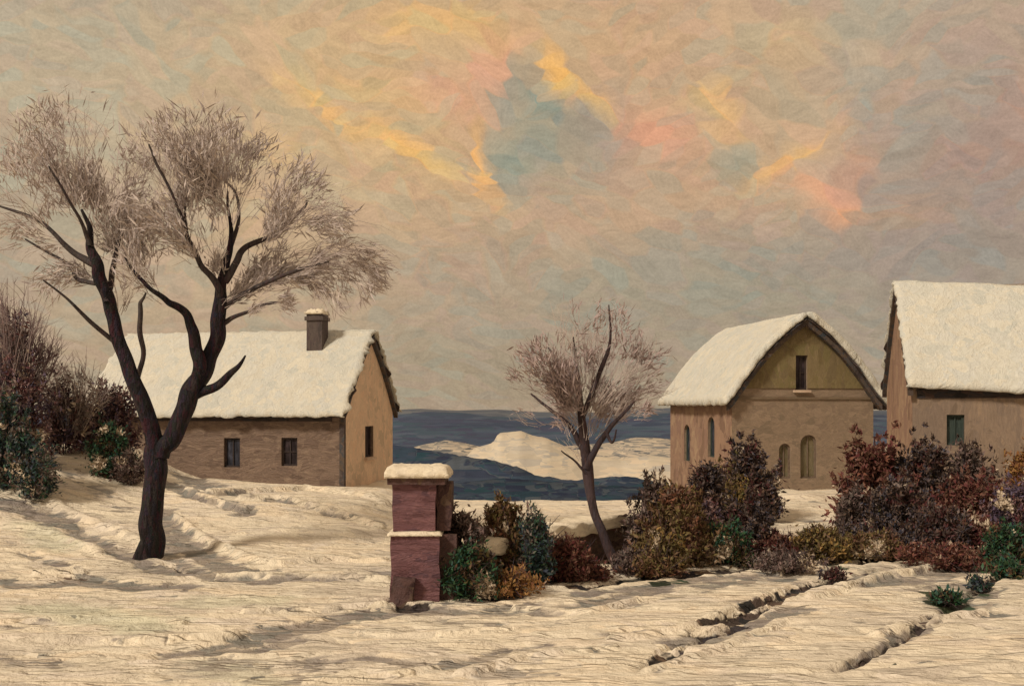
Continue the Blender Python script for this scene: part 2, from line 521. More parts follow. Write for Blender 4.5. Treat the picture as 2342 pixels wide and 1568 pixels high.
# ------------------------------------------------------------------ terrain
def height(x, y):
    x, y = np.asarray(x, float), np.asarray(y, float)
    A = np.interp(x, [-40, -14, -11.6, -8, -5.5, -3.2, -1.9, -1.2], [2.6, 2.0, 1.6, .82, .62, .52, .10, 0])
    up = .25 * sst(14.8, 19, y) + .75 * sst(17.6, 23.0, y + 0.35 * np.sin(x * 0.9))
    down = 1 - 0.80 * sst(24.5, 29, y)
    kx = sst(-8.5, -12.5, x) if False else 1 - sst(-12.8, -8.8, x)
    keep = kx * (1 - .45 * sst(27, 42, y)) + (1 - kx) * down
    z = A * up * keep
    # drifts
    near = 1 - sst(30, 60, y)
    z = z + near * (0.16 * fbm(x * .35, y * .5, 3) + 0.07 * fbm(x * 1.1, y * 1.9, 9) + 0.05 * fbm(x * 1.6, y * 6, 21, 3) + .022 * fbm(x * 2.4, y * 9, 33, 3))
    z = z + .42 * np.exp(-((x - 7.25) / 1.5) ** 2 - ((y - 26.2) / 2.0) ** 2)
    z = z + .40 * np.exp(-((x + 11.2) / 1.5) ** 2 - ((y - 26.8) / 2.0) ** 2)
    # the ravine behind the garden and the valley beyond the village
    rav = sst(-4.2, -2.6, x) * (1 - sst(5.6, 7.2, x))
    z = z - 13 * sst(27.3, 44, y) * rav
    z = z - 13 * sst(43, 62, y) * (1 - rav) - 37 * sst(60, 130, y)
    return z


def ray_ground(px, py):
    u, v = (px - CX) / F, (HY - py) / F
    Y = 6.0
    for _ in range(4000):
        z = EYE + v * Y
        if z <= float(height(u * Y, Y)):
            break
        Y += 0.02
    return (u * Y, Y)


def at(px, py, Y):
    return Vector(((px - CX) / F * Y, Y, EYE + (HY - py) / F * Y))


# soil and trodden slush, with cast shadows painted among them, tufts: (points on the picture grid, half width in metres, strength)
EARTH_SHADE = [
    ([(1480, 1520), (1560, 1475)], .04, .45), ([(1585, 1450), (1610, 1445), (1650, 1440), (1690, 1425)], .09, 1.0),
    ([(1600, 1425), (1660, 1415), (1730, 1398)], .09, .9), ([(1700, 1395), (1760, 1372), (1790, 1360)], .09, .8),
    ([(1790, 1352), (1830, 1338), (1880, 1330), (1945, 1312)], .10, 1.0), ([(1945, 1312), (2020, 1300), (2060, 1292)], .09, .5),
    ([(1480, 1520), (1600, 1458), (1720, 1405), (1830, 1345), (1960, 1310), (2240, 1262)], .06, .62), ([(1915, 1532), (2060, 1458), (2150, 1402), (2245, 1335)], .06, .62), ([(2240, 1338), (2290, 1312), (2350, 1292)], .10, .8),
    ([(80, 1322), (140, 1316), (190, 1318)], .07, .85), ([(2005, 1490), (2060, 1455), (2110, 1425), (2150, 1400)], .05, .45),
    ([(1000, 1352), (1080, 1340), (1150, 1335), (1230, 1330)], .14, 1.0), ([(1080, 1362), (1130, 1362)], .12, .7),  # from here the hedge's shadow, painted dark along its foot
    ([(1230, 1335), (1330, 1338), (1420, 1325), (1520, 1310)], .16, .8), ([(1520, 1310), (1650, 1300), (1800, 1285), (1950, 1285)], .2, .8),
    ([(1950, 1285), (2060, 1275), (2200, 1262), (2260, 1255)], .18, .7), ([(905, 1370), (930, 1390), (960, 1380)], .12, .9),
    ([(1900, 1275), (2060, 1262)], .25, .8), ([(1550, 1470), (1500, 1500)], .05, .5), ([(1120, 1225), (1260, 1250), (1420, 1280)], .35, .5),
    ([(380, 1285), (420, 1300), (450, 1302)], .06, .8),  # shadow at the tree's foot, painted in soil colour
]
SLUSH_SHADE = [
    ([(560, 1465), (650, 1440), (780, 1412), (900, 1392), (1000, 1400), (1120, 1400), (1200, 1385)], .30, .8),  # shadow of pillar and wall, painted grey
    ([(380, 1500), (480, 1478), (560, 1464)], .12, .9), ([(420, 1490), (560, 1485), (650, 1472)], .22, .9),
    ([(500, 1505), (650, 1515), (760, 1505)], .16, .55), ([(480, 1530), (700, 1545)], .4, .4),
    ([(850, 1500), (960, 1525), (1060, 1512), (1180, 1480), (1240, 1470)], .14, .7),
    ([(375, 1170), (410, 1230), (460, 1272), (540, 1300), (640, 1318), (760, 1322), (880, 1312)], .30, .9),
    ([(370, 1240), (420, 1290), (500, 1322), (620, 1330)], .2, .8),  # painted shadow streaks running right from under the tree
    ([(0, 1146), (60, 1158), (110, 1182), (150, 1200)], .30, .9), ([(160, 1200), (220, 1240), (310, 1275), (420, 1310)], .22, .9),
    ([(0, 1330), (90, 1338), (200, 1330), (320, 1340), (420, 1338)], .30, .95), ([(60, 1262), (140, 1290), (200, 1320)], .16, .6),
    ([(0, 1420), (90, 1430)], .3, .3), ([(385, 1075), (440, 1095), (500, 1120), (545, 1128)], .4, 1.1),  # from here the shadow lines of the bank, painted dark
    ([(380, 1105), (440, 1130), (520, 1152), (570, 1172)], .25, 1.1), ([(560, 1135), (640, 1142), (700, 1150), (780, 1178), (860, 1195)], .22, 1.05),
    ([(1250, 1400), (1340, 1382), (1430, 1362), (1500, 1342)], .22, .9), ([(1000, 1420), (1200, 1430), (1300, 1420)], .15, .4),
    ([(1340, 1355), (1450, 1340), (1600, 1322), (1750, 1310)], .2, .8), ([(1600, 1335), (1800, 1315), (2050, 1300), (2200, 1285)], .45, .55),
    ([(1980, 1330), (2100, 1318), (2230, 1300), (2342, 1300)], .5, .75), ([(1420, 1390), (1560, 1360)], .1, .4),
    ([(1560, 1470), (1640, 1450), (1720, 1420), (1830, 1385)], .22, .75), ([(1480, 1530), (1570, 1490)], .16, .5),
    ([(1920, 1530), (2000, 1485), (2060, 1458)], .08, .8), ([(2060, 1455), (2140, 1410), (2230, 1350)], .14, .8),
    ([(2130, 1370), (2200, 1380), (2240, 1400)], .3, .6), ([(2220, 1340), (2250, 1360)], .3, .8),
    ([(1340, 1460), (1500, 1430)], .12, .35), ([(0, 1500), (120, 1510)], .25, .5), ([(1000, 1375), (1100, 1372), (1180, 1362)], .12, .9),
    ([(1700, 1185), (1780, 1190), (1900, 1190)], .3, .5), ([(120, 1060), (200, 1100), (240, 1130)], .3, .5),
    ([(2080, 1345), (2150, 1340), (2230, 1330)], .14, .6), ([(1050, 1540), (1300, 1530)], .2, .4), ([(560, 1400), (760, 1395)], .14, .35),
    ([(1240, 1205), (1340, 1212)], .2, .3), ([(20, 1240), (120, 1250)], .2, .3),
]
LIPS = [
    ([(480, 1128), (560, 1124), (640, 1122), (700, 1118), (780, 1128), (880, 1152)], .13, 1.0), ([(550, 1142), (640, 1140), (740, 1165), (870, 1208)], .10, 1.0),
    ([(430, 1120), (480, 1140), (560, 1165)], .10, .9), ([(500, 1322), (560, 1318), (700, 1322), (885, 1328)], .06, 1.0), ([(640, 1290), (760, 1280), (880, 1282)], .06, .7),
    ([(80, 1312), (190, 1308)], .05, 1.0), ([(0, 1420), (200, 1412), (420, 1425)], .05, .6), ([(100, 1462), (380, 1462), (540, 1452)], .05, 1.0),
    ([(560, 1400), (760, 1392), (880, 1382)], .05, .8), ([(820, 1450), (980, 1452), (1180, 1440)], .05, .7), ([(1050, 1540), (1200, 1505), (1400, 1480)], .06, .8),
    ([(1180, 1390), (1350, 1400), (1460, 1372)], .06, .8), ([(1400, 1462), (1560, 1440), (1620, 1415), (1780, 1355)], .06, .9), ([(1480, 1532), (1640, 1482), (1800, 1420)], .06, .7),
    ([(1850, 1368), (2000, 1322), (2180, 1290)], .07, .9), ([(2000, 1450), (2130, 1415), (2250, 1400)], .07, .8), ([(0, 1100), (120, 1150), (260, 1210), (330, 1250)], .12, .9),
    ([(0, 1200), (120, 1215), (230, 1262)], .10, .7), ([(400, 1180), (480, 1240), (640, 1290)], .09, .8), ([(700, 1560), (900, 1545), (1000, 1530)], .04, .8),
]
GREEN = [
    ([(2135, 1370), (2165, 1375), (2195, 1385)], .16, 1.2), ([(2280, 1300), (2300, 1320)], .12, .8), ([(2040, 1525), (2070, 1512)], .05, .6),
    ([(2120, 1355), (2145, 1362)], .10, .9), ([(2215, 1350), (2240, 1352)], .16, .7), ([(1500, 1330), (1560, 1326)], .14, .7), ([(1880, 1290), (1930, 1296)], .12, .8),
]
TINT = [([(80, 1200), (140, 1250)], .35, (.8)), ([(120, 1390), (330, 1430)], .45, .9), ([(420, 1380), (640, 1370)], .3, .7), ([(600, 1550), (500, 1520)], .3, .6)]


def line_mask(X, Y, lines, ragged=.7):
    out = np.zeros_like(X)
    near = (Y < 45)
    x, y = X[near], Y[near]
    acc = np.zeros_like(x)
    rag = 1 + ragged * (fbm(x * 3.1, y * 5.0, 77, 4) * 2.4)
    for pts, hw, s in lines:
        g = [ray_ground(*p) for p in pts]
        g = np.array(g)
        lo, hi = g.min(0) - hw * 4 - .2, g.max(0) + hw * 4 + .2
        sel = (x > lo[0]) & (x < hi[0]) & (y > lo[1]) & (y < hi[1])
        if not sel.any():
            continue
        xs, ys = x[sel], y[sel]
        d = np.full(xs.shape, 1e9)
        for a, b in zip(g[:-1], g[1:]):
            ab = b - a
            t = np.clip(((xs - a[0]) * ab[0] + (ys - a[1]) * ab[1]) / (ab @ ab), 0, 1)
            d = np.minimum(d, np.hypot(xs - a[0] - t * ab[0], ys - a[1] - t * ab[1]))
        w = hw * np.clip(rag[sel], .15, 2.2)
        acc[sel] = np.maximum(acc[sel], s * (1 - sst(.45, 1.5, d / w)))
    out[near] = acc
    return out


def build_ground():
    rows = np.concatenate([np.linspace(-25, 7.5, 24), np.geomspace(8, 46, 470)[0:], np.geomspace(47, 4200, 70)])
    core = np.linspace(-.62, .62, 560)
    side = np.linspace(.63, 3.2, 36)
    cols = np.concatenate([-side[::-1], core, side])
    T, R = np.meshgrid(cols, rows)
    X = T * (np.maximum(R, 3) + 1.5)
    Y = R
    Z = height(X, Y)
    e = line_mask(X, Y, EARTH_SHADE)
    s = line_mask(X, Y, SLUSH_SHADE)
    g = line_mask(X, Y, GREEN)
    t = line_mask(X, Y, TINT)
    lp = line_mask(X, Y, LIPS, .5)
    Z = Z + .085 * lp * np.clip(Y / 15, .6, 1.3)
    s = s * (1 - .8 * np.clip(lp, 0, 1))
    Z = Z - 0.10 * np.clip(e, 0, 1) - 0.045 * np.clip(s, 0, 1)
    n, m_ = Y.shape
    idx = np.arange(n * m_).reshape(n, m_)
    faces = np.stack([idx[:-1, :-1], idx[:-1, 1:], idx[1:, 1:], idx[1:, :-1]], -1).reshape(-1, 4)
    V = np.stack([X, Y, Z], -1).reshape(-1, 3)

    m, N, bs = base_mat('snow_ground')
    geo = N.new('ShaderNodeNewGeometry')
    co = geo.outputs['Position']
    rs, b, d = dabs(N, co, (.75, .42, .6), (0, 0, 1), (1.3, 4.6, 4), 2.2, .6)
    rs2, b2, d2 = dabs(N, N.v('ADD', co, (4, 9, 2)), (.30, .22, .4), (0, 0, 1), (3.4, 11, 6), 2.8, .5)
    low = N.noise(N.mapping(co, scale=(.35, .8, .5)), 1, 3)
    snow = N.ramp(N.m('ADD', N.m('MULTIPLY', rs[0], .45), N.m('MULTIPLY', low, .55)),
                  [(.22, (.66, .58, .48)), (.40, (.84, .75, .60)), (.50, (.89, .78, .61)), (.60, (.80, .71, .60)), (.70, (.88, .75, .57)), (.85, (.70, .65, .55))])
    sl = N.ramp(rs2[0], [(.1, (.14, .15, .155)), (.4, (.25, .225, .21)), (.6, (.19, .165, .17)), (.9, (.34, .29, .245))])  # wet snow grey, also the tone of the painted shadows
    ea = N.ramp(rs2[2], [(.1, (.022, .022, .024)), (.45, (.07, .05, .042)), (.7, (.04, .035, .045)), (.95, (.15, .10, .07))])  # bare soil, also the dark of the hedge and tree shadows
    gr = N.ramp(rs2[0], [(.1, (.03, .04, .025)), (.6, (.065, .08, .04)), (.9, (.05, .09, .06))])

    def attr(nm):
        a = N.new('ShaderNodeAttribute', attribute_name=nm)
        return a.outputs['Fac']
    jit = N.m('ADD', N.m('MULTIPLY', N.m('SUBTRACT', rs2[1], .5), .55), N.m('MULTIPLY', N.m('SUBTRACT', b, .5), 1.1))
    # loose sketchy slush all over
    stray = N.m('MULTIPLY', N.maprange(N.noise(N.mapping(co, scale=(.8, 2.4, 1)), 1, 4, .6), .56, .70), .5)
    ms = N.maprange(N.m('ADD', N.m('MAXIMUM', attr('slush_shade'), stray), jit), .22, .75)
    me_ = N.maprange(N.m('ADD', attr('earth_shade'), jit), .35, .62)
    mg = N.maprange(N.m('ADD', attr('green'), jit), .4, .65)
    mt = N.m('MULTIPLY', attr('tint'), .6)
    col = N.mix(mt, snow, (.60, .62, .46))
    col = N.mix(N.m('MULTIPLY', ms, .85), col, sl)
    col = N.mix(me_, col, ea)
    col = N.mix(mg, col, gr)
    fine = N.noise(co, 30, 3, .7)
    k = N.m('ADD', N.m('MULTIPLY', b, .22), N.m('ADD', N.m('MULTIPLY', fine, .24), .78))
    N.put(bs.inputs['Base Color'], N.v('MULTIPLY', col, N.comb(k, k, k)))
    bs.inputs['Roughness'].default_value = .6
    h = N.m('ADD', N.m('ADD', N.m('MULTIPLY', b, .75), N.m('MULTIPLY', b2, .5)), N.m('ADD', N.m('MULTIPLY', d, -.8), N.m('MULTIPLY', d2, -.4)))
    # crusty ridges
    rn = N.noise(N.mapping(co, scale=(.45, 2.8, 2)), 1, 3, .55)
    rdg = N.maprange(N.m('ABSOLUTE', N.m('SUBTRACT', rn, .5)), 0.0, .035, 1.0, 0.0)
    h = N.m('ADD', h, N.m('MULTIPLY', rdg, .45))
    col_hi = rdg
    bump(N, bs, N.m('ADD', h, N.m('MULTIPLY', fine, .25)), 1.0, .075)
    o = mesh_obj('ground', V, faces, m, smooth=True)
    o['kind'] = 'structure'
    for nm, a in (('earth_shade', e), ('slush_shade', s), ('green', g), ('tint', t)):
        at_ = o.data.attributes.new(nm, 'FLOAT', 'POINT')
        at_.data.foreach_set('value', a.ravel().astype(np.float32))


build_ground()


def hill(name, prof, Y0, depth, foot_z, mat, back=None, seed=5, rough=.02, x0=-900, x1=900, nx=900, amp=None):
    """a ridge of land: crest profile read on the picture grid at distance Y0, sloping to both sides"""
    pxs, pys = zip(*prof)
    X = np.linspace(x0, x1, nx)
    zc = EYE + (HY - np.interp(X / Y0 * F + CX, pxs, pys)) / F * Y0
    rows = np.linspace(-1, 1, 41)
    V = []
    for r in rows:
        y = Y0 + r * depth
        w = (1 - abs(r)) ** 1.15
        z = foot_z + (zc - foot_z) * w
        nz = (fbm(X / Y0 * 40, np.full_like(X, y / Y0 * 40), seed) + .5 * fbm(X / Y0 * 190, np.full_like(X, y / Y0 * 120), seed + 2) + .35 * fbm(X / Y0 * 700, np.full_like(X, y / Y0 * 500), seed + 4, 3)) * Y0 * rough
        z = z + nz * (0.35 + abs(r))
        V.append(np.stack([X, np.full_like(X, y), z], -1))
    V = np.array(V)
    n, m_ = V.shape[:2]
    idx = np.arange(n * m_).reshape(n, m_)
    faces = np.stack([idx[:-1, :-1], idx[:-1, 1:], idx[1:, 1:], idx[1:, :-1]], -1).reshape(-1, 4)
    o = mesh_obj(name, V.reshape(-1, 3), faces, mat, smooth=True)
    o['kind'] = 'structure'
    return o


m_far = paint('far_woodland', [(.030, .048, .095), (.052, .080, .135), (.044, .052, .105), (.036, .075, .115), (.070, .096, .15)], cell=(50, 50, 3), bristle=(.03, .05, .6),
              bmp=.3, dist=1, spread=.15, streak=.35)
m_mid = paint('mid_woodland', [(.024, .042, .085), (.05, .072, .125), (.022, .066, .095), (.09, .11, .145), (.026, .034, .075), (.05, .07, .11), (.10, .12, .15), (.03, .05, .09)], cell=(6, 6, .7), bristle=(.2, .2, 2.4),
              bmp=.4, dist=.5, spread=.5, streak=.4)
m_low = paint('low_woodland', [(.016, .025, .055), (.032, .047, .085), (.016, .052, .07), (.014, .017, .048), (.045, .072, .10), (.02, .03, .06), (.07, .09, .11), (.02, .03, .065)], cell=(2.4, 2.4, .32), bristle=(.7, .8, 6),
              bmp=.5, dist=.2, spread=.5, streak=.45)
m_hs = paint('hill_snow', [(.58, .51, .41), (.70, .61, .48), (.48, .45, .41), (.74, .64, .49), (.66, .57, .45), (.72, .60, .46)], cell=(8, 6, 1.2), bristle=(.3, .4, 2.4),
             bmp=.5, dist=.4, spread=.6, streak=.12)
m_hs2 = paint('streaked_snow', [(.12, .13, .145), (.40, .36, .30), (.62, .52, .40), (.22, .22, .22), (.55, .46, .36)], cell=(8, 6, .8), bristle=(.3, .4, 4),
              bmp=.5, dist=.4, spread=.3, streak=.2)
hill('far_hills', [(-4000, 950), (0, 948), (850, 952), (905, 948), (970, 941), (1060, 944), (1130, 952), (1200, 956), (1290, 952), (1380, 958), (1470, 950), (1545, 943), (1650, 948), (2342, 950), (6000, 950)],
     900, 450, -60, m_far, seed=4, rough=.0022, x0=-2200, x1=2200)
m_haze = paint('hazed_woodland', [(.07, .088, .125), (.10, .12, .155), (.085, .10, .13), (.14, .15, .17)], cell=(90, 90, 4), bristle=(.02, .03, .4), bmp=.3, dist=1, spread=.15, streak=.25)  # paler palette: distance haze painted into the woodland colour
hill('distant_hills', [(-4000, 944), (800, 946), (880, 938), (960, 934), (1040, 938), (1140, 936), (1220, 941), (1330, 944), (1400, 940), (1480, 935), (1560, 931), (1700, 936), (2342, 940), (6000, 944)],
     1700, 500, -60, m_haze, seed=31, rough=.0012, x0=-4000, x1=4000)
hill('streaked_hill', [(-3000, 1060), (880, 1040), (960, 1018), (1020, 1006), (1060, 1012), (1140, 1030), (1400, 1012), (1450, 1000), (1500, 1000), (1560, 1008), (2342, 1030), (4000, 1060)],
     420, 120, -58, m_hs2, seed=8, rough=.002, x0=-600, x1=800)
hill('snowy_hill', [(-1000, 1140), (1000, 1120), (1050, 1062), (1085, 1024), (1128, 1012), (1140, 990), (1190, 984), (1215, 994), (1250, 1000), (1290, 1018), (1330, 1036), (1370, 1044), (1420, 1050), (1480, 1040), (1545, 1046), (1700, 1060), (4000, 1100)],
     230, 70, -55, m_hs, seed=12, rough=.005, x0=-200, x1=420)
hill('wooded_slope', [(-2000, 1030), (700, 1010), (880, 1016), (960, 1024), (1060, 1040), (1130, 1054), (1180, 1066), (1230, 1085), (1320, 1100), (1400, 1086), (1450, 1092), (1540, 1112), (1700, 1120), (4000, 1150)],
     110, 40, -40, m_mid, seed=15, rough=.010, x0=-140, x1=160)
hill('near_slope', [(-2000, 1080), (800, 1085), (960, 1100), (1040, 1104), (1150, 1092), (1250, 1100), (1380, 1108), (1540, 1118), (3000, 1130)],
     68, 16, -14, m_low, seed=18, rough=.006, x0=-70, x1=90)


# ------------------------------------------------------------------ houses
def prism(poly, d0, d1, frame):
    """poly in (a, z) on the gable plane, extruded from d0 to d1 along the ridge; frame maps (a, d, z) to the world"""
    n = len(poly)
    v = [frame(a, d0, z) for a, z in poly] + [frame(a, d1, z) for a, z in poly]
    f = [tuple(range(n))[::-1], tuple(range(n, 2 * n))]
    for i in range(n):
        j = (i + 1) % n
        f.append((i, j, n + j, n + i))
    return v, f


def boxv(frame, a0, a1, d0, d1, z0, z1):
    v = [frame(a, d, z) for z in (z0, z1) for d in (d0, d1) for a in (a0, a1)]
    f = [(0, 2, 3, 1), (4, 5, 7, 6), (0, 1, 5, 4), (1, 3, 7, 5), (3, 2, 6, 7), (2, 0, 4, 6)]
    return v, f


def fix_normals(o):
    import bmesh
    bm = bmesh.new()
    bm.from_mesh(o.data)
    bmesh.ops.recalc_face_normals(bm, faces=bm.faces)
    bm.to_mesh(o.data)
    bm.free()


def cut(o, cutters):
    fix_normals(o)
    for v, f in cutters:
        c = mesh_obj('cutter', v, f, M['eave'])
        fix_normals(c)
        md = o.modifiers.new('cut', 'BOOLEAN')
        md.operation, md.object, md.solver = 'DIFFERENCE', c, 'EXACT'
        bpy.context.view_layer.update()
        dg = bpy.context.evaluated_depsgraph_get()
        me = bpy.data.meshes.new_from_object(o.evaluated_get(dg))
        o.modifiers.clear()
        old = o.data
        o.data = me
        bpy.data.meshes.remove(old)
        bpy.data.objects.remove(c)


def slab(fn, nu, nv, thick, seed, edge=.06, lump=.03, size=4.0, lip=.5):
    """closed sheet over (u,v) in [0,1]^2; fn(u,v) -> (point, normal); the rim is ragged and rounded"""
    top, bot = [], []
    for j in range(nv + 1):
        for i in range(nu + 1):
            u, v = i / nu, j / nv
            ru = edge * (fbm(np.array(v * size * 5.1), np.array(seed * 1.3 + (0 if u < .5 else 5)), seed, 5) * 2.6)
            rv = edge * (fbm(np.array(u * size * 6.3), np.array(seed * 2.7 + (0 if v < .5 else 7)), seed + 3, 5) * 2.8)
            uu = u + float(ru) * (1 if u in (0, 1) else .0)
            vv = v + float(rv) * (1 if v in (0, 1) else .0)
            p, nrm = fn(uu, vv)
            e = min(u, 1 - u) * nu
            e2 = min(v, 1 - v) * nv
            rnd = min(1, .35 + .5 * min(e, e2))
            l = float(fbm(np.array(u * size * 2), np.array(v * size * 2 + seed), seed + 9))
            top.append(Vector(p) + Vector(nrm) * (thick * rnd + lump * l * 2))
            bot.append(Vector(p))
    n = (nu + 1) * (nv + 1)
    f = []
    for j in range(nv):
        for i in range(nu):
            a = j * (nu + 1) + i
            f.append((a, a + 1, a + nu + 2, a + nu + 1))
            f.append((n + a + nu + 1, n + a + nu + 2, n + a + 1, n + a))
    for i in range(nu):
        f.append((i, n + i, n + i + 1, i + 1))
        a = nv * (nu + 1) + i
        f.append((a + 1, n + a + 1, n + a, a))
    for j in range(nv):
        a = j * (nu + 1)
        f.append((a + nu + 1, n + a + nu + 1, n + a, a))
        a += nu
        f.append((a, n + a, n + a + nu + 1, a + nu + 1))
    return top + bot, f


class House:
    def __init__(s, name, label, corner, ang, W, L, eave, rise, base, curve=0.0):
        """corner: where gable and long wall meet; a runs across the gable, d along the ridge"""
        s.c = corner
        s.ax = Vector((math.cos(ang), math.sin(ang), 0))      # across the gable
        s.dx = Vector((-math.sin(ang), math.cos(ang), 0))     # along the ridge
        s.W, s.L, s.eave, s.rise, s.base, s.curve = W, L, eave, rise, base, curve
        s.root = thing(name, label, 'house', (corner[0], corner[1], base), 'snow-covered village houses')

    def fr(s, a, d, z):
        p = Vector((s.c[0], s.c[1], 0)) + s.ax * a + s.dx * d
        return (p.x, p.y, z)

    def roofz(s, t):
        """height of the wall top at t (0 eave, 1 ridge)"""
        return s.eave + s.rise * (t + s.curve * math.sin(math.pi * t))

    def walls(s, mat, cutters=(), name='wall'):
        n = 10
        poly = [(0, s.base - .6)] + [(t / n * s.W / 2, s.roofz(t / n)) for t in range(n + 1)]
        poly += [(s.W - t / n * s.W / 2, s.roofz(t / n)) for t in range(n - 1, -1, -1)] + [(s.W, s.base - .6)]
        v, f = prism(poly, 0, s.L, s.fr)
        o = mesh_obj(name, v, f, mat, s.root)
        if cutters:
            cut(o, cutters)
        else:
            fix_normals(o)
        return o

    def roof(s, side, mat_under, over_e=.28, over_g=.22, th=.09, snow=.11, seed=1, sag=0.0, ragged=.02, emat=None):
        """side 0: the slope over a=0, side 1: over a=W. The boarding, and the snow lying on it"""
        W2 = s.W / 2

        def fn(u, v, lift=0.0, ex=0.0, er=0.0):
            # u along the ridge, v from eave to ridge
            d = -over_g - ex + (s.L + 2 * over_g + 2 * ex) * u
            t = -(over_e + ex) / W2 + (1 + (over_e + ex) / W2 + er) * v
            z = s.eave + s.rise * (t + s.curve * math.sin(math.pi * max(0, min(1, t))))
            a = t * W2
            dz = s.rise * (1 + s.curve * math.pi * math.cos(math.pi * max(0, min(1, t)))) / W2
            nv = Vector((-dz, 0, 1)).normalized()
            if side:
                a = s.W - a
                nv.x = -nv.x
            z -= sag * u
            nw = s.ax * nv.x + Vector((0, 0, nv.z))
            p = Vector(s.fr(a, d, z + .02)) + nw * lift
            return p, nw
        nu, nv = 110, 18
        v, f = slab(lambda u, w: fn(u, w), nu, nv, th, seed, edge=.018, lump=.01)
        r = mesh_obj('roof', v, f, mat_under, s.root, smooth=False)
        fix_normals(r)
        v, f = slab(lambda u, w: fn(u, w, th * .93, .05, .025), 130, 40, snow, seed + 20, edge=ragged * .8, lump=.035, size=7)
        q = mesh_obj('snow_cover', v, f, M['roof_snow'], r, smooth=True)
        fix_normals(q)
        return r

    def arch_poly(s, c, w, z0, z1, arched):
        if not arched:
            return [(c - w / 2, z0), (c + w / 2, z0), (c + w / 2, z1), (c - w / 2, z1)]
        r = w / 2
        pts = [(c - w / 2, z0), (c + w / 2, z0)]
        for k in range(9):
            th = math.pi * k / 8
            pts.append((c + r * math.cos(th), z1 - r + r * math.sin(th)))
        return pts

    def on(s, face):
        """maps (along, out, z): along the wall, out of the wall"""
        if face == 'gable':
            return lambda a, o, z: s.fr(a, -o, z)
        if face == 'long':
            return lambda a, o, z: s.fr(-o, a, z)
        return lambda a, o, z: s.fr(s.W + o, a, z)      # far long wall

    def hole(s, face, c, w, z0, z1, arched=False, deep=.16):
        g = s.on(face)
        poly = s.arch_poly(c, w, z0, z1, arched)
        v = [g(a, .05, z) for a, z in poly] + [g(a, -deep, z) for a, z in poly]
        n = len(poly)
        f = [tuple(range(n)), tuple(range(n, 2 * n))[::-1]] + [(i, n + i, n + (i + 1) % n, (i + 1) % n) for i in range(n)]
        return v, f

    def window(s, face, c, w, z0, z1, arched=False, deep=.16, gmat='glass', fmat='frame', bars=1, sill=None, name='window', kind='pane', lab=None):
        g = s.on(face)
        fw = min(.05, w * .14)
        outer = s.arch_poly(c, w - .006, z0 + .003, z1 - .003, arched)
        cz = (z0 + z1) / 2
        inner = [(c + (a - c) * (w - 2 * fw) / w, cz + (z - cz) * (z1 - z0 - 2 * fw) / (z1 - z0)) for a, z in outer]
        n = len(outer)
        o0, o1 = -deep + .085, -deep + .03
        v = [g(a, o0, z) for a, z in outer] + [g(a, o0, z) for a, z in inner] + [g(a, o1, z) for a, z in outer] + [g(a, o1, z) for a, z in inner]
        f = []
        for i in range(n):
            j = (i + 1) % n
            f += [(i, j, n + j, n + i), (n + i, n + j, 3 * n + j, 3 * n + i), (2 * n + j, 2 * n + i, 3 * n + i, 3 * n + j), (j, i, 2 * n + i, 2 * n + j)]
        mb = MB()
        mb.add(v, f)

        def bar(a0, a1, b0, b1):
            v = [g(a, o, z) for z in (b0, b1) for o in (-deep + .045, -deep + .075) for a in (a0, a1)]
            mb.add(v, [(0, 2, 3, 1), (4, 5, 7, 6), (0, 1, 5, 4), (1, 3, 7, 5), (3, 2, 6, 7), (2, 0, 4, 6)])
        if bars:
            bar(c - .012, c + .012, z0 + fw, z1 - fw)
            if bars > 1:
                for k in range(1, bars):
                    zz = z0 + (z1 - z0) * k / bars
                    bar(c - w / 2 + fw, c + w / 2 - fw, zz - .012, zz + .012)
        o = mb.build(name, M[fmat], s.root)
        if lab:
            o['label'] = lab
        fix_normals(o)
        poly = inner
        mesh_obj(kind, [g(a, -deep + .04, z) for a, z in poly], [tuple(range(len(poly)))], M[gmat], o)
        if sill:
            a0, a1 = c - w / 2 - .08, c + w / 2 + .08
            v = [g(a, ou, z) for z in (z0 - .09, z0 - .012) for ou in (.004, .12) for a in (a0, a1)]
            mesh_obj('sill', v, [(0, 2, 3, 1), (4, 5, 7, 6), (0, 1, 5, 4), (1, 3, 7, 5), (3, 2, 6, 7), (2, 0, 4, 6)], M[sill], o)
        return o


# --- the long house on the left: gable turned to the right
angL = math.radians(78.7)         # gable direction: away from the viewer, slightly right
C1 = (-5.09, 30.0)
h1 = House('long_house', 'long low brown house with one chimney and a snow-laden roof behind the big bare tree', C1, angL, 4.7, 8.4, 2.56, 2.36, 0.0, curve=.06)
# a: along the gable (into the picture), d: along the ridge (to the left); the long wall faces us at a=0
holes1 = [(('long', 3.25, .62, 1.05, 1.92)), (('long', 1.63, .58, 1.12, 1.98)), (('gable', 2.45, .62, 1.20, 2.05))]
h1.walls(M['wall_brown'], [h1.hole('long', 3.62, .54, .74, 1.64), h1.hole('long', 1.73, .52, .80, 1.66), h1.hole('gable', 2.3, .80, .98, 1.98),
                           h1.hole('long', 6.3, .52, .80, 1.66)])
h1.window('long', 3.62, .54, .74, 1.64, gmat='glass_blue', fmat='frame_dark', bars=1)
h1.window('long', 1.73, .52, .80, 1.66, gmat='glass', fmat='frame_dark', bars=2)
h1.window('long', 6.3, .52, .80, 1.66, gmat='glass', fmat='frame_dark', bars=1)
h1.window('gable', 2.3, .80, .98, 1.98, gmat='glass', fmat='frame_dark', bars=1, sill='sill_snow')


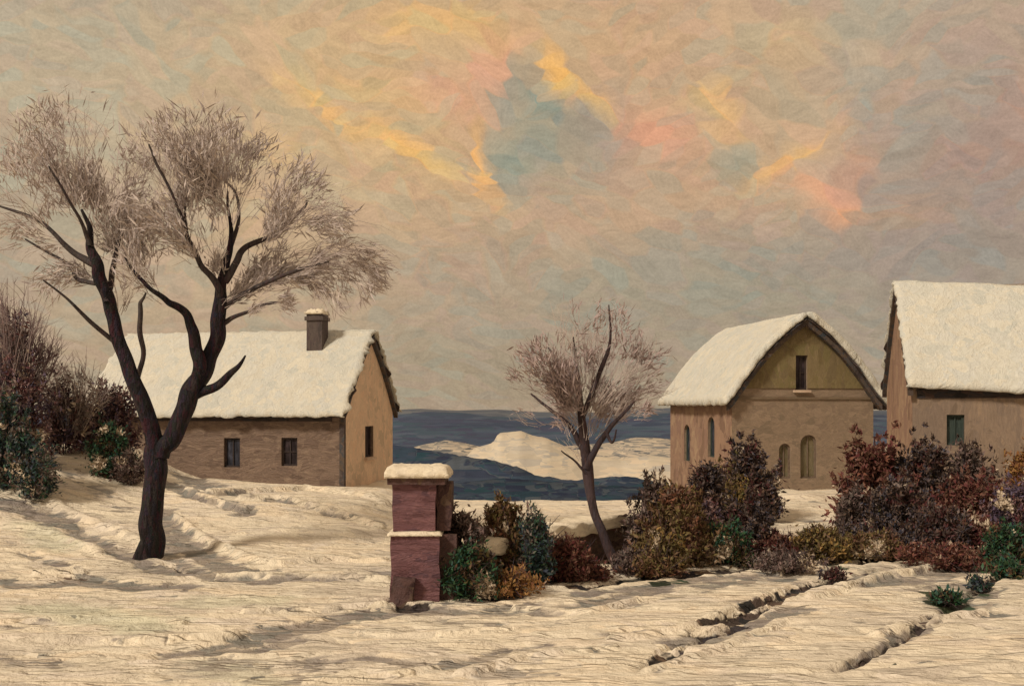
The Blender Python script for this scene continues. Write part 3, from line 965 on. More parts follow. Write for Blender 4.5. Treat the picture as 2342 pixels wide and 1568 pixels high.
def facing(h, face, poly, mat, name, out=.02, holes=()):
    """a thin coat of plaster or boarding on one wall, with the window openings cut through it"""
    g = h.on(face)
    n = len(poly)
    v = [g(a, out, z) for a, z in poly] + [g(a, .002, z) for a, z in poly]
    f = [tuple(range(n)), tuple(range(n, 2 * n))[::-1]] + [(i, n + i, n + (i + 1) % n, (i + 1) % n) for i in range(n)]
    o = mesh_obj(name, v, f, mat, h.root)
    if holes:
        cut(o, holes)
    else:
        fix_normals(o)
    return o


def gpoly(h, z0, inset=.0, n=10):
    p = [(inset, z0)] if z0 < h.eave else []
    p += [(t / n * h.W / 2 + inset, h.roofz(t / n)) for t in range(n + 1) if h.roofz(t / n) > z0]
    p += [(h.W - t / n * h.W / 2 - inset, h.roofz(t / n)) for t in range(n - 1, -1, -1) if h.roofz(t / n) > z0]
    p += [(h.W - inset, z0)] if z0 < h.eave else []
    return p


facing(h1, 'gable', gpoly(h1, -.5), M['wall_ochre_lit'], 'gable_plaster', .02, [h1.hole('gable', 2.3, .80, .98, 1.98)])  # lighter plaster paints light onto the gable turned from the sun
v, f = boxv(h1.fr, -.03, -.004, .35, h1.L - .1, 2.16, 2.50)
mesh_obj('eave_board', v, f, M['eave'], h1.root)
v, f = boxv(h1.fr, -.05, .10, -.05, .10, -.4, 2.36)
mesh_obj('corner_post', v, f, M['verge'], h1.root)
h1.roof(0, M['eave'], seed=3, over_e=.30, over_g=.18, ragged=.022)
h1.roof(1, M['eave'], seed=4, over_e=.14, over_g=.18, ragged=.015)


def chimney(h, a, d, w, top):
    b = h.roofz(a / (h.W / 2)) - .5
    v, f = boxv(h.fr, a - w / 2, a + w / 2, d - w / 2, d + w / 2, b, top)
    c = mesh_obj('chimney', v, f, M['chimney'], h.root)
    v, f = boxv(h.fr, a - w / 2 - .05, a + w / 2 + .05, d - w / 2 - .05, d + w / 2 + .05, top - .2, top - .08)
    mesh_obj('chimney_rim', v, f, M['chimney'], c)

    def fn(u, vv):
        return Vector(h.fr(a - w / 2 - .05 + (w + .1) * u, d - w / 2 - .05 + (w + .1) * vv, top)), (0, 0, 1)
    v, f = slab(fn, 8, 8, .17, 5, edge=.05, lump=.05)
    o = mesh_obj('snow_cap', v, f, M['snow'], c, smooth=True)
    fix_normals(o)


chimney(h1, 1.65, 1.50, .52, 5.55)

# --- the house in the middle right: gable to the viewer
C2 = (6.85, 31.0)
ang2 = math.radians(9.5)
h2 = House('gabled_house', 'tan and olive house with an arched-window side wall, its snowy gable facing the viewer', C2, ang2, 4.75, 5.9, 2.86, 2.46, 0.0, curve=.105)
HG = [h2.hole('gable', 2.30, .40, 3.14, 4.22), h2.hole('gable', 2.55, .56, .35, 1.72, True), h2.hole('gable', 1.75, .40, .35, 1.45, True)]
HS = [h2.hole('long', 1.75, .62, .95, 2.28, True), h2.hole('long', 4.1, .62, .70, 1.98, True)]
h2.walls(M['wall_tan'], HG + HS)
facing(h2, 'gable', gpoly(h2, 2.93), M['wall_olive'], 'gable_boarding', .035, [HG[0]])
facing(h2, 'long', [(0, -.5), (h2.L, -.5), (h2.L, 2.8), (0, 2.8)], M['wall_pink'], 'side_plaster', .02, HS)
v, f = boxv(h2.fr, .0, h2.W, -.045, -.004, 2.84, 2.91)
mesh_obj('string_course', v, f, M['string'], h2.root)
h2.window('gable', 2.30, .40, 3.14, 4.22, gmat='glass', fmat='frame_dark', bars=2, sill='sill_snow')
h2.window('gable', 2.55, .56, .35, 1.72, True, gmat='shut_olive', fmat='frame', bars=1, name='door', kind='door_leaf', lab='pale olive arched door')
h2.window('gable', 1.75, .40, .35, 1.45, True, gmat='shut_olive', fmat='frame', bars=1, lab='faded arched window closed by an olive shutter')
h2.window('long', 1.75, .62, .95, 2.28, True, gmat='glass_blue', fmat='shut_teal', bars=1)
h2.window('long', 4.1, .62, .70, 1.98, True, gmat='glass_blue', fmat='shut_teal', bars=1)


def verge(h, side, mat, wd=.16, out=.20):
    """the dark board along the gable edge of the roof"""
    n = 14
    mb = MB()
    for k in range(n):
        t0, t1 = k / n * 1.08 - .08, (k + 1) / n * 1.08 - .08

        def pt(t, dz, o):
            z = h.eave + h.rise * (t + h.curve * math.sin(math.pi * max(0, t))) + dz
            a = t * h.W / 2
            return h.fr(h.W - a if side else a, -o, z)
        v = [pt(t, dz, o) for o in (.004, out) for dz in (-wd * 1.3, .02) for t in (t0, t1)]
        mb.add(v, [(0, 1, 3, 2), (4, 6, 7, 5), (0, 4, 5, 1), (2, 3, 7, 6), (0, 2, 6, 4), (1, 5, 7, 3)])
    mb.build('verge_board', mat, h.root)


verge(h2, 0, M['verge'], .13, .22)
verge(h2, 1, M['verge'], .13, .22)
verge(h1, 0, M['verge'], .10, .15)
verge(h1, 1, M['verge'], .12, .15)
h2.roof(0, M['eave'], seed=6, over_e=.22, over_g=.28, ragged=.016, snow=.20)
h2.roof(1, M['eave'], seed=7, over_e=.34, over_g=.28, ragged=.016, snow=.24)

# --- the house at the right edge: the long wall faces the viewer, its gable is seen edge-on
C3 = (9.25, 23.0)
ang3 = math.radians(77)
h3 = House('roadside_house', 'tall steep-roofed house at the right edge with a dark teal shutter above the shrubs', C3, ang3, 4.0, 7.5, 3.18, 2.42, 0.0, curve=.03)
# mirrored: the ridge runs to the right of the corner
h3.dx = Vector((math.sin(ang3), -math.cos(ang3), 0))
H3 = [h3.hole('long', .93, .38, 1.72, 2.42)]
h3.walls(M['wall_grey'], H3 + [h3.hole('long', 3.1, .5, 1.6, 2.4)])
facing(h3, 'gable', gpoly(h3, -.5), M['wall_pink'], 'gable_plaster', .02)
h3.window('long', .93, .38, 1.72, 2.42, gmat='shut_teal', fmat='shut_teal', bars=1, kind='shutter')
h3.window('long', 3.1, .5, 1.6, 2.4, gmat='glass', fmat='frame', bars=1)
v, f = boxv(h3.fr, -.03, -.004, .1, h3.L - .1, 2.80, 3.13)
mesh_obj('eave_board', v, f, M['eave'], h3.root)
verge(h3, 0, M['verge'], .10, .12)
verge(h3, 1, M['verge'], .10, .12)
h3.roof(0, M['eave'], seed=9, over_e=.12, over_g=.10, sag=.5, ragged=.010)
h3.roof(1, M['eave'], seed=10, over_e=.12, over_g=.10, sag=.5, ragged=.010)


# ------------------------------------------------------------------ gate pillar and garden wall
def lumpy_box(x0, x1, y0, y1, z0, z1, seed, amp=.02, n=(10, 8, 14), rnd=.0):
    """a box of masonry with slightly uneven faces"""
    import bmesh
    bm = bmesh.new()
    bmesh.ops.create_cube(bm, size=1)
    bmesh.ops.subdivide_edges(bm, edges=bm.edges[:], cuts=9, use_grid_fill=True)
    V = []
    for v in bm.verts:
        p = Vector((x0 + (v.co.x + .5) * (x1 - x0), y0 + (v.co.y + .5) * (y1 - y0), z0 + (v.co.z + .5) * (z1 - z0)))
        q = mnoise.noise_vector(p * 4 + Vector((seed, 0, 0)))
        V.append(p + q * amp)
    F_ = [tuple(x.index for x in f.verts) for f in bm.faces]
    bm.free()
    return V, F_


gx0, gx1, gy0, gy1 = -1.63, -1.00, 13.35, 14.0
pil = thing('gate_pillar', 'purple-brown brick gate pillar capped with snow, snow on the ledge halfway up', 'gate pillar', (-1.3, 13.7, 0))
v, f = lumpy_box(gx0 + .02, gx1 - .03, gy0 + .02, gy1, .93, 1.60, 3, .018)
mesh_obj('upper_shaft', v, f, M['brick'], pil, smooth=False)
v, f = lumpy_box(gx0, gx1 + .03, gy0 - .03, gy1 + .05, -.15, .88, 9, .022)
mesh_obj('lower_shaft', v, f, M['brick'], pil, smooth=False)
v, f = lumpy_box(gx0 - .04, gx1 + .10, gy0 - .05, gy1 + .08, 1.56, 1.66, 5, .012)
mesh_obj('coping', v, f, M['brick_dark'], pil)


def pad(x0, x1, y0, y1, z, th, seed, edge=.03, nx=22, ny=12, lump=.04):
    return slab(lambda u, w: (Vector((x0 + (x1 - x0) * u, y0 + (y1 - y0) * w, z)), (0, 0, 1)), nx, ny, th, seed, edge=edge, lump=lump)


v, f = pad(gx0 - .08, gx1 + .16, gy0 - .10, gy1 + .12, 1.65, .15, 31)
o = mesh_obj('snow_cap', v, f, M['snow'], pil, smooth=True)
fix_normals(o)
v, f = pad(gx0 - .04, gx1 + .06, gy0 - .07, gy1 + .08, .875, .055, 33, edge=.02, lump=.02)
o = mesh_obj('snow_ledge', v, f, M['snow'], pil, smooth=True)
fix_normals(o)
# rough dark stone at the foot; the right side's shade painted in dark brick
v, f = lumpy_box(gx1 - .02, gx1 + .17, gy0 + .15, gy1 - .05, .93, 1.56, 13, .03)
mesh_obj('shaded_side', v, f, M['brick_dark'], pil)
v, f = lumpy_box(gx1, gx1 + .25, gy0 + .1, gy1 - .05, -.1, .86, 14, .03)
mesh_obj('shaded_side', v, f, M['brick_dark'], pil)
v, f = lumpy_box(gx0 + .03, gx0 + .33, gy0 - .14, gy0 + .05, -.1, .34, 15, .04)
mesh_obj('foot_stone', v, f, M['brick_dark'], pil)

# low wall running from the pillar behind the shrubs
wp = [(-.74, 13.95), (.1, 15.4), (1.0, 16.8), (2.2, 18.1)]
gw = thing('garden_wall', 'low weathered mauve stone wall from the pillar to behind the hedge, topped with snow', 'garden wall', (wp[0][0], wp[0][1], 0))
mb, ms_ = MB(), MB()
NSEG = 46
pts = []
for k in range(NSEG + 1):
    s_ = k / NSEG * (len(wp) - 1)
    i = min(int(s_), len(wp) - 2)
    a, b = Vector(wp[i] + (0,)), Vector(wp[i + 1] + (0,))
    pts.append(a.lerp(b, s_ - i))


def ribbon(mb, pts, hw, zb, zt, amp, seed):
    L = []
    nz = 7
    for i, p in enumerate(pts):
        q = pts[min(i + 1, len(pts) - 1)] - pts[max(i - 1, 0)]
        n = Vector((-q.y, q.x, 0)).normalized()
        ring = []
        for k in range(nz):
            ring.append(p - n * hw + Vector((0, 0, zb + (zt - zb) * k / (nz - 1))))
        for k in range(nz):
            ring.append(p + n * hw + Vector((0, 0, zt - (zt - zb) * k / (nz - 1))))
        ring = [r + mnoise.noise_vector(r * 3.5 + Vector((seed, 2, 1))) * amp for r in ring]
        L.append(ring)
    m_ = 2 * nz
    V = [r for ring in L for r in ring]
    Fc = []
    for i in range(len(pts) - 1):
        for k in range(m_):
            j = (k + 1) % m_
            Fc.append((i * m_ + k, i * m_ + j, (i + 1) * m_ + j, (i + 1) * m_ + k))
    Fc.append(tuple(range(m_)))
    Fc.append(tuple(range((len(pts) - 1) * m_, len(pts) * m_))[::-1])
    mb.add(V, Fc)


ribbon(mb, pts, .15, -.15, .60, .05, 3)
mb.build('stonework', M['stone'], gw)
ribbon(ms_, [p + Vector((.05, -.06, 0)) for p in pts], .27, .50, .69, .07, 8)
o = ms_.build('snow_cap', M['snow'], gw, smooth=True)


# ------------------------------------------------------------------ trees
def catmull(P, n=5):
    P = [np.array(p, float) for p in P]
    P = [2 * P[0] - P[1]] + P + [2 * P[-1] - P[-2]]
    out = []
    for i in range(1, len(P) - 2):
        for k in range(n):
            t = k / n
            a, b, c, d = P[i - 1], P[i], P[i + 1], P[i + 2]
            out.append(.5 * ((2 * b) + (-a + c) * t + (2 * a - 5 * b + 4 * c - d) * t * t + (-a + 3 * b - 3 * c + d) * t ** 3))
    out.append(P[-2])
    return np.array(out)


def tube(V, Fc, pts, rad, sides=8, gnarl=.0, seed=0):
    b = len(V)
    n = len(pts)
    for i in range(n):
        t = pts[min(i + 1, n - 1)] - pts[max(i - 1, 0)]
        t = t / (np.linalg.norm(t) + 1e-9)
        r = np.array([0.0, 1.0, 0.0]) if abs(t[1]) < .9 else np.array([1.0, 0, 0])
        u = np.cross(t, r)
        u /= np.linalg.norm(u)
        w = np.cross(t, u)
        for k in range(sides):
            a = 2 * math.pi * k / sides
            rr = rad[i]
            if gnarl:
                rr *= 1 + gnarl * mnoise.noise(Vector(pts[i] * 1.1) + Vector((math.cos(a), math.sin(a), seed)) * 1.5) \
                    + gnarl * .8 * mnoise.noise(Vector(pts[i] * 1.9) + Vector((math.cos(a), math.sin(a), seed)) * 4)
            V.append(pts[i] + (u * math.cos(a) + w * math.sin(a)) * rr)
    for i in range(n - 1):
        for k in range(sides):
            j = (k + 1) % sides
            Fc.append((b + i * sides + k, b + i * sides + j, b + (i + 1) * sides + j, b + (i + 1) * sides + k))
    V.append(pts[-1] + (pts[-1] - pts[-2]) * .3)
    for k in range(sides):
        Fc.append((b + (n - 1) * sides + k, b + (n - 1) * sides + (k + 1) % sides, len(V) - 1))
    return


def limb(V, Fc, poly, Y, dy0, dy1, sides=8, gnarl=.18, seed=0):
    """poly: (px, py, radius px) on the picture grid; depth runs from Y+dy0 to Y+dy1"""
    P = catmull(poly, 9)
    n = len(P)
    jr = np.random.default_rng(seed * 7 + 5)
    jit = jr.normal(0, 1, (n // 8 + 3, 2))
    for i in range(1, n):
        q = i / 8
        f_ = .5 - .5 * math.cos(math.pi * (q % 1))
        j = jit[int(q)] * (1 - f_) + jit[int(q) + 1] * f_
        P[i, :2] += j * (P[i, 2] * .11 + 1.6) * min(1, i / 6)
    pts, rad = [], []
    for i, (px, py, r) in enumerate(P):
        y = Y + dy0 + (dy1 - dy0) * i / (n - 1) + .06 * math.sin(i * .13 + seed) * min(1, i / 8)
        pts.append(np.array(at(px, py, y)))
        rad.append(max(r, .8) / F * y)
    tube(V, Fc, pts, rad, sides, gnarl, seed)


def spray(V, Fc, poly, width, n, Y, dy0, dy1, r0=.010, seed=0, start=.25, curl=1.0, twigs=2):
    """a fan of thin shoots along a line: gathered at its start, spread at its end"""
    rg = np.random.default_rng(seed)
    P = catmull(poly, 6)
    m_ = len(P)
    dirs = np.gradient(P, axis=0)
    dirs /= (np.linalg.norm(dirs, axis=1)[:, None] + 1e-9)
    nor = np.stack([-dirs[:, 1], dirs[:, 0]], -1)
    for k in range(n):
        off = rg.normal(0, .42)
        dep = rg.normal(0, .42)
        a = rg.uniform(0, .72)
        ln = rg.uniform(.18, .42)
        K = 6
        pts, w0 = [], rg.normal(0, .07)
        ph, fq = rg.uniform(0, 6), rg.uniform(3, 8)
        for q in range(K):
            s_ = a + ln * q / (K - 1)
            s2 = min(s_, 1.0)
            i = s2 * (m_ - 1)
            i0 = min(int(i), m_ - 2)
            fr = i - i0
            c = P[i0] * (1 - fr) + P[i0 + 1] * fr
            nn = nor[i0]
            spread = width * (start + (1 - start) * min(1, s_ * 1.3))
            if s_ > 1:
                c = c + dirs[-1] * (s_ - 1) * width * 2
            o_ = (off + w0 * q * curl) * spread + math.sin(ph + fq * s_) * spread * .06
            y = Y + dy0 + (dy1 - dy0) * s2 + dep * spread / F * Y * .9
            pts.append(np.array(at(c[0] + nn[0] * o_, c[1] + nn[1] * o_, y)))
        rr = r0 * rg.uniform(.6, 1.3)
        tube(V, Fc, pts, [rr * (1 - .7 * q / (K - 1)) for q in range(K)], 3)
        for tw in range(twigs):
            i = rg.integers(1, K - 1)
            d = pts[i + 1] - pts[i]
            L = np.linalg.norm(d) * rg.uniform(1.0, 2.2)
            side = rg.normal(0, .6, 3)
            e = d / (np.linalg.norm(d) + 1e-9) + side
            e = e / np.linalg.norm(e) * L
            tube(V, Fc, [pts[i], pts[i] + e * .5 + rg.normal(0, .02, 3), pts[i] + e], [rr * .55, rr * .4, rr * .25], 3)


def haze_twigs(polys, Y, dens, seed, length=.30, wid=.010, gap=.0):
    """short fine shoots gathered in clumps round the ends of the limbs"""
    rg = np.random.default_rng(seed)
    VV = []
    for idx, (poly, width, n) in enumerate(polys):
        P = catmull(poly, 6)
        dirs = np.gradient(P, axis=0)
        dirs /= (np.linalg.norm(dirs, axis=1)[:, None] + 1e-9)
        m_ = len(P)
        N_ = int(n * dens)
        s_ = rg.uniform(.12, 1.0, N_) ** .8
        i = s_ * (m_ - 1)
        i0 = np.minimum(i.astype(int), m_ - 2)
        fr = (i - i0)[:, None]
        c = P[i0] * (1 - fr) + P[i0 + 1] * fr
        d = dirs[i0]
        nor = np.stack([-d[:, 1], d[:, 0]], -1)
        sp = width * (.25 + .75 * np.minimum(1, s_ * 1.25))
        o_ = rg.normal(0, .36, N_)
        pxy = c + nor * (o_ * sp)[:, None] + d * (rg.normal(0, .12, N_) * width)[:, None]
        y = Y + (1.3 * math.sin(idx * 1.7)) * s_ * .9 + rg.normal(0, .36, N_) * sp / F * Y
        X = np.stack([(pxy[:, 0] - CX) / F * y, y, EYE + (HY - pxy[:, 1]) / F * y], -1)
        keep = np.array([mnoise.noise(Vector(p) * 1.25 + Vector((seed, 0, 0))) + .6 * mnoise.noise(Vector(p) * 3.3) > gap for p in X])
        X, d, o_, N_ = X[keep], d[keep], o_[keep], int(keep.sum())
        ang = rg.normal(0, .45, N_) + o_ * 1.0
        ca, sa = np.cos(ang), np.sin(ang)
        dx = d[:, 0] * ca - d[:, 1] * sa
        dz = -(d[:, 0] * sa + d[:, 1] * ca)
        ax = np.stack([dx, rg.normal(0, .45, N_), dz], -1)
        ax /= np.linalg.norm(ax, axis=1)[:, None]
        L = (length * rg.uniform(.45, 1.6, N_))[:, None]
        q = np.cross(ax, rg.normal(0, 1, (N_, 3)))
        q /= np.linalg.norm(q, axis=1)[:, None]
        w = (wid * rg.uniform(.5, 1.7, N_))[:, None]
        VV.append(np.stack([X - ax * L * .5, X + q * w - ax * L * .1, X + ax * L * .5, X - q * w - ax * L * .1], 1).reshape(-1, 3))
    V = np.concatenate(VV)
    return V, np.arange(len(V)).reshape(-1, 4)


def base_ground(px, py):
    x, y = ray_ground(px, py)
    return x, y, float(height(x, y))


# --- the big bare tree
bx, by, bz = base_ground(338, 1272)
tree = thing('bare_tree', 'big bare forked tree with dark trunk standing on the snowy bank', 'tree', (bx, by, bz), 'bare trees')
TY = by
V, Fc = [], []
limb(V, Fc, [(330, 1310, 44), (334, 1275, 33), (342, 1235, 29), (346, 1180, 26), (352, 1110, 25), (360, 1050, 26), (364, 1005, 22)], TY, 0, 0, 14, .13, 1)
limb(V, Fc, [(358, 1050, 21), (345, 985, 19), (320, 915, 18), (300, 865, 17), (280, 800, 16), (262, 740, 15), (245, 690, 15), (232, 640, 15), (222, 600, 13), (208, 560, 10), (205, 520, 6), (188, 480, 3)], TY, 0, -.4, 10, .13, 2)
limb(V, Fc, [(366, 1045, 21), (392, 990, 22), (420, 930, 22), (442, 880, 22), (470, 830, 20), (487, 790, 18), (500, 740, 17), (505, 700, 15), (512, 650, 12), (520, 600, 9), (528, 560, 7), (525, 500, 4), (520, 440, 2)], TY, 0, .3, 10, .13, 3)
limb(V, Fc, [(448, 880, 17), (456, 830, 16), (450, 780, 14), (432, 735, 11), (410, 705, 9), (380, 690, 7), (345, 662, 5), (310, 622, 4), (285, 590, 2)], TY, .1, -.7, 8, .2, 4)
limb(V, Fc, [(440, 905, 13), (500, 880, 10), (535, 850, 7), (562, 812, 2)], TY, .2, -.3, 7, .2, 5)
mesh_obj('trunk', V, Fc, M['bark'], tree, smooth=True)
V, Fc = [], []
limb(V, Fc, [(224, 606, 9), (185, 590, 7), (150, 560, 6), (120, 530, 5), (80, 500, 4), (30, 480, 3), (-30, 462, 2)], TY, -.3, .6, 6, .2, 6)
limb(V, Fc, [(245, 692, 8), (252, 640, 8), (262, 600, 6), (275, 540, 5), (290, 480, 3), (285, 420, 2)], TY, -.3, .5, 6, .2, 7)
limb(V, Fc, [(312, 875, 7), (326, 810, 6), (323, 745, 6), (320, 695, 5), (335, 668, 2)], TY, -.1, -.5, 6, .2, 8)
limb(V, Fc, [(278, 795, 6), (210, 740, 5), (150, 680, 3), (100, 640, 2)], TY, -.1, -.8, 6, .2, 9)
limb(V, Fc, [(505, 705, 11), (500, 662, 9), (480, 630, 8), (455, 600, 7), (435, 560, 6), (425, 520, 4), (420, 470, 2)], TY, .2, -.4, 6, .2, 10)
limb(V, Fc, [(514, 645, 9), (538, 602, 8), (560, 570, 7), (600, 550, 6), (640, 530, 5), (690, 480, 3), (700, 460, 2)], TY, .2, .8, 6, .2, 11)
limb(V, Fc, [(508, 705, 8), (560, 668, 6), (620, 640, 5), (680, 618, 4), (750, 600, 2)], TY, .2, -.6, 6, .2, 12)
limb(V, Fc, [(500, 742, 8), (545, 725, 5), (600, 695, 4), (660, 688, 2)], TY, .2, -.2, 6, .2, 13)
limb(V, Fc, [(528, 562, 6), (545, 500, 4), (535, 440, 3), (500, 400, 2)], TY, .3, .9, 6, .2, 14)
limb(V, Fc, [(206, 560, 6), (180, 500, 4), (150, 440, 3), (110, 380, 2)], TY, -.4, -.9, 6, .2, 15)
limb(V, Fc, [(425, 520, 4), (400, 450, 3), (360, 380, 3), (340, 330, 2)], TY, -.4, -.9, 6, .2, 16)
limb(V, Fc, [(232, 650, 6), (180, 640, 5), (150, 600, 4), (60, 545, 2)], TY, -.3, .4, 6, .2, 17)
mesh_obj('branches', V, Fc, M['bark_grey'], tree, smooth=True)
V, Fc = [], []
SP = [([(200, 520), (120, 380), (70, 240)], 100, 170), ([(200, 500), (190, 380), (150, 240)], 110, 170), ([(215, 540), (280, 430), (320, 330)], 90, 110),
      ([(120, 530), (60, 430), (5, 340)], 110, 130), ([(240, 600), (300, 480), (330, 340)], 80, 90), ([(430, 520), (380, 400), (340, 270)], 100, 190),
      ([(430, 520), (420, 400), (380, 260)], 100, 130), ([(520, 500), (470, 380), (430, 250)], 120, 210), ([(525, 520), (545, 380), (570, 290)], 110, 210),
      ([(600, 552), (665, 470), (730, 400)], 110, 260), ([(640, 530), (740, 490), (810, 500)], 90, 170), ([(680, 620), (790, 590), (860, 660)], 90, 220),
      ([(560, 670), (690, 600), (830, 600)], 80, 190), ([(345, 660), (300, 560), (290, 480)], 110, 130), ([(560, 720), (610, 695), (670, 688)], 34, 50),
      ([(80, 500), (0, 480), (-70, 430)], 90, 80), ([(150, 560), (60, 540), (-20, 560)], 80, 70), ([(600, 560), (640, 500), (640, 420)], 70, 70),
      ([(455, 600), (400, 520), (340, 440)], 100, 150), ([(505, 640), (490, 560), (480, 470)], 70, 80), ([(285, 590), (250, 520), (240, 420)], 80, 90),
      ([(380, 690), (320, 640), (270, 600)], 50, 70), ([(620, 640), (720, 640), (800, 700)], 50, 80), ([(508, 700), (580, 640), (660, 570)], 60, 90),
      ([(232, 650), (150, 620), (60, 640)], 70, 60), ([(276, 720), (300, 650), (310, 600)], 50, 60)]
for i, (pl, w, n) in enumerate(SP):
    spray(V, Fc, pl, w * 1.0, int(n * .30), TY, -.2 + .5 * math.sin(i * 2.1), 1.3 * math.sin(i * 1.7), r0=.0062, seed=100 + i)
mesh_obj('shoots', V, Fc, M['twig_dark'], tree)
V, Fc = haze_twigs(SP, TY, 10.0, 61, .20, .011, .05)
mesh_obj('twigs', V, Fc, M['twig'], tree)

# --- the young tree in the hedge
bx, by, bz = base_ground(1402, 1290)
SY = by
t2 = thing('young_tree', 'slender bare tree with a bent trunk rising from the hedge', 'tree', (bx, by, bz), 'bare trees')
V, Fc = [], []
limb(V, Fc, [(1428, 1312, 15), (1410, 1285, 12), (1388, 1240, 11), (1364, 1190, 10), (1350, 1130, 11), (1344, 1085, 13), (1341, 1040, 12), (1336, 990, 11), (1330, 940, 8), (1328, 890, 6), (1320, 840, 4), (1310, 770, 2)], SY, 0, 0, 10, .12, 21)
limb(V, Fc, [(1342, 1070, 10), (1362, 1025, 8), (1388, 985, 6), (1420, 952, 4), (1450, 920, 2)], SY, 0, -.3, 7, .2, 22)
limb(V, Fc, [(1338, 1030, 9), (1300, 975, 6), (1265, 942, 4), (1215, 900, 2)], SY, 0, .3, 7, .2, 23)
limb(V, Fc, [(1332, 950, 8), (1358, 890, 6), (1382, 830, 5), (1395, 765, 3), (1392, 700, 1.5)], SY, 0, -.2, 7, .2, 24)
limb(V, Fc, [(1328, 905, 5), (1292, 850, 4), (1255, 795, 2)], SY, 0, .4, 6, .2, 25)
limb(V, Fc, [(1345, 1085, 4), (1312, 1052, 2.5), (1285, 1030, 1.5)], SY, 0, -.3, 5, .2, 26)
limb(V, Fc, [(1385, 985, 5), (1400, 1010, 3), (1408, 980, 2)], SY, -.2, -.4, 5, .2, 27)
mesh_obj('trunk', V, Fc, M['bark_young'], t2, smooth=True)
V, Fc = [], []
SP = [([(1332, 960), (1300, 820), (1312, 680)], 80, 170), ([(1338, 950), (1385, 830), (1402, 700)], 70, 170), ([(1345, 960), (1430, 860), (1495, 775)], 85, 210),
      ([(1328, 970), (1262, 870), (1215, 780)], 85, 230), ([(1330, 980), (1230, 900), (1160, 850)], 36, 50), ([(1385, 985), (1445, 900), (1505, 840)], 70, 150),
      ([(1340, 900), (1350, 780), (1350, 690)], 70, 110), ([(1335, 1000), (1300, 900), (1270, 830)], 80, 150), ([(1345, 1010), (1380, 930), (1410, 870)], 70, 150),
      ([(1300, 975), (1230, 960), (1190, 930)], 36, 40), ([(1395, 975), (1450, 950), (1490, 930)], 36, 50), ([(1330, 1060), (1300, 1000), (1290, 950)], 40, 50)]
for i, (pl, w, n) in enumerate(SP):
    spray(V, Fc, pl, w * .8, int(n * .35), SY, .3 * math.sin(i * 2.1), .7 * math.sin(i * 1.7), r0=.006, seed=300 + i)
mesh_obj('shoots', V, Fc, M['twig_dark'], t2)
V, Fc = haze_twigs([(a_, b_ * .8, c_) for a_, b_, c_ in SP], SY, 6.0, 67, .15, .010, .02)
mesh_obj('twigs', V, Fc, M['twig_pink'], t2)


# ------------------------------------------------------------------ shrubs
def leaves(n, lumps, size, rg, up=.3):
    """small blades spread through a set of ellipsoids; returns numpy verts and quads"""
    L = np.array(lumps, float)            # cx cy cz rx ry rz weight
    w = L[:, 6] / L[:, 6].sum()
    k = rg.choice(len(L), n, p=w)
    d = rg.normal(0, 1, (n, 3))
    d /= np.linalg.norm(d, axis=1)[:, None]
    r = rg.uniform(0, 1, n) ** .5
    r *= 1 + .42 * np.abs(rg.normal(0, 1, n)) * (rg.uniform(0, 1, n) < .5)
    c = L[k, :3] + d * r[:, None] * L[k, 3:6]
    ax = rg.normal(0, 1, (n, 3)) * .8 + d * .9 + np.array([0, 0, up])
    ax /= np.linalg.norm(ax, axis=1)[:, None]
    q = np.cross(ax, rg.normal(0, 1, (n, 3)))
    q /= np.linalg.norm(q, axis=1)[:, None]
    s = size * 1.25 * rg.uniform(.5, 1.7, n)[:, None]
    nn = np.cross(ax, q) * s * .12
    a, b = ax * s, q * s * .42
    V = np.stack([c - a * .5, c + b * .5 + nn, c + a * .6, c - b * .5 + nn], 1).reshape(-1, 3)
    Fq = np.arange(4 * n).reshape(n, 4)
    return V, Fq


SHN = [0]


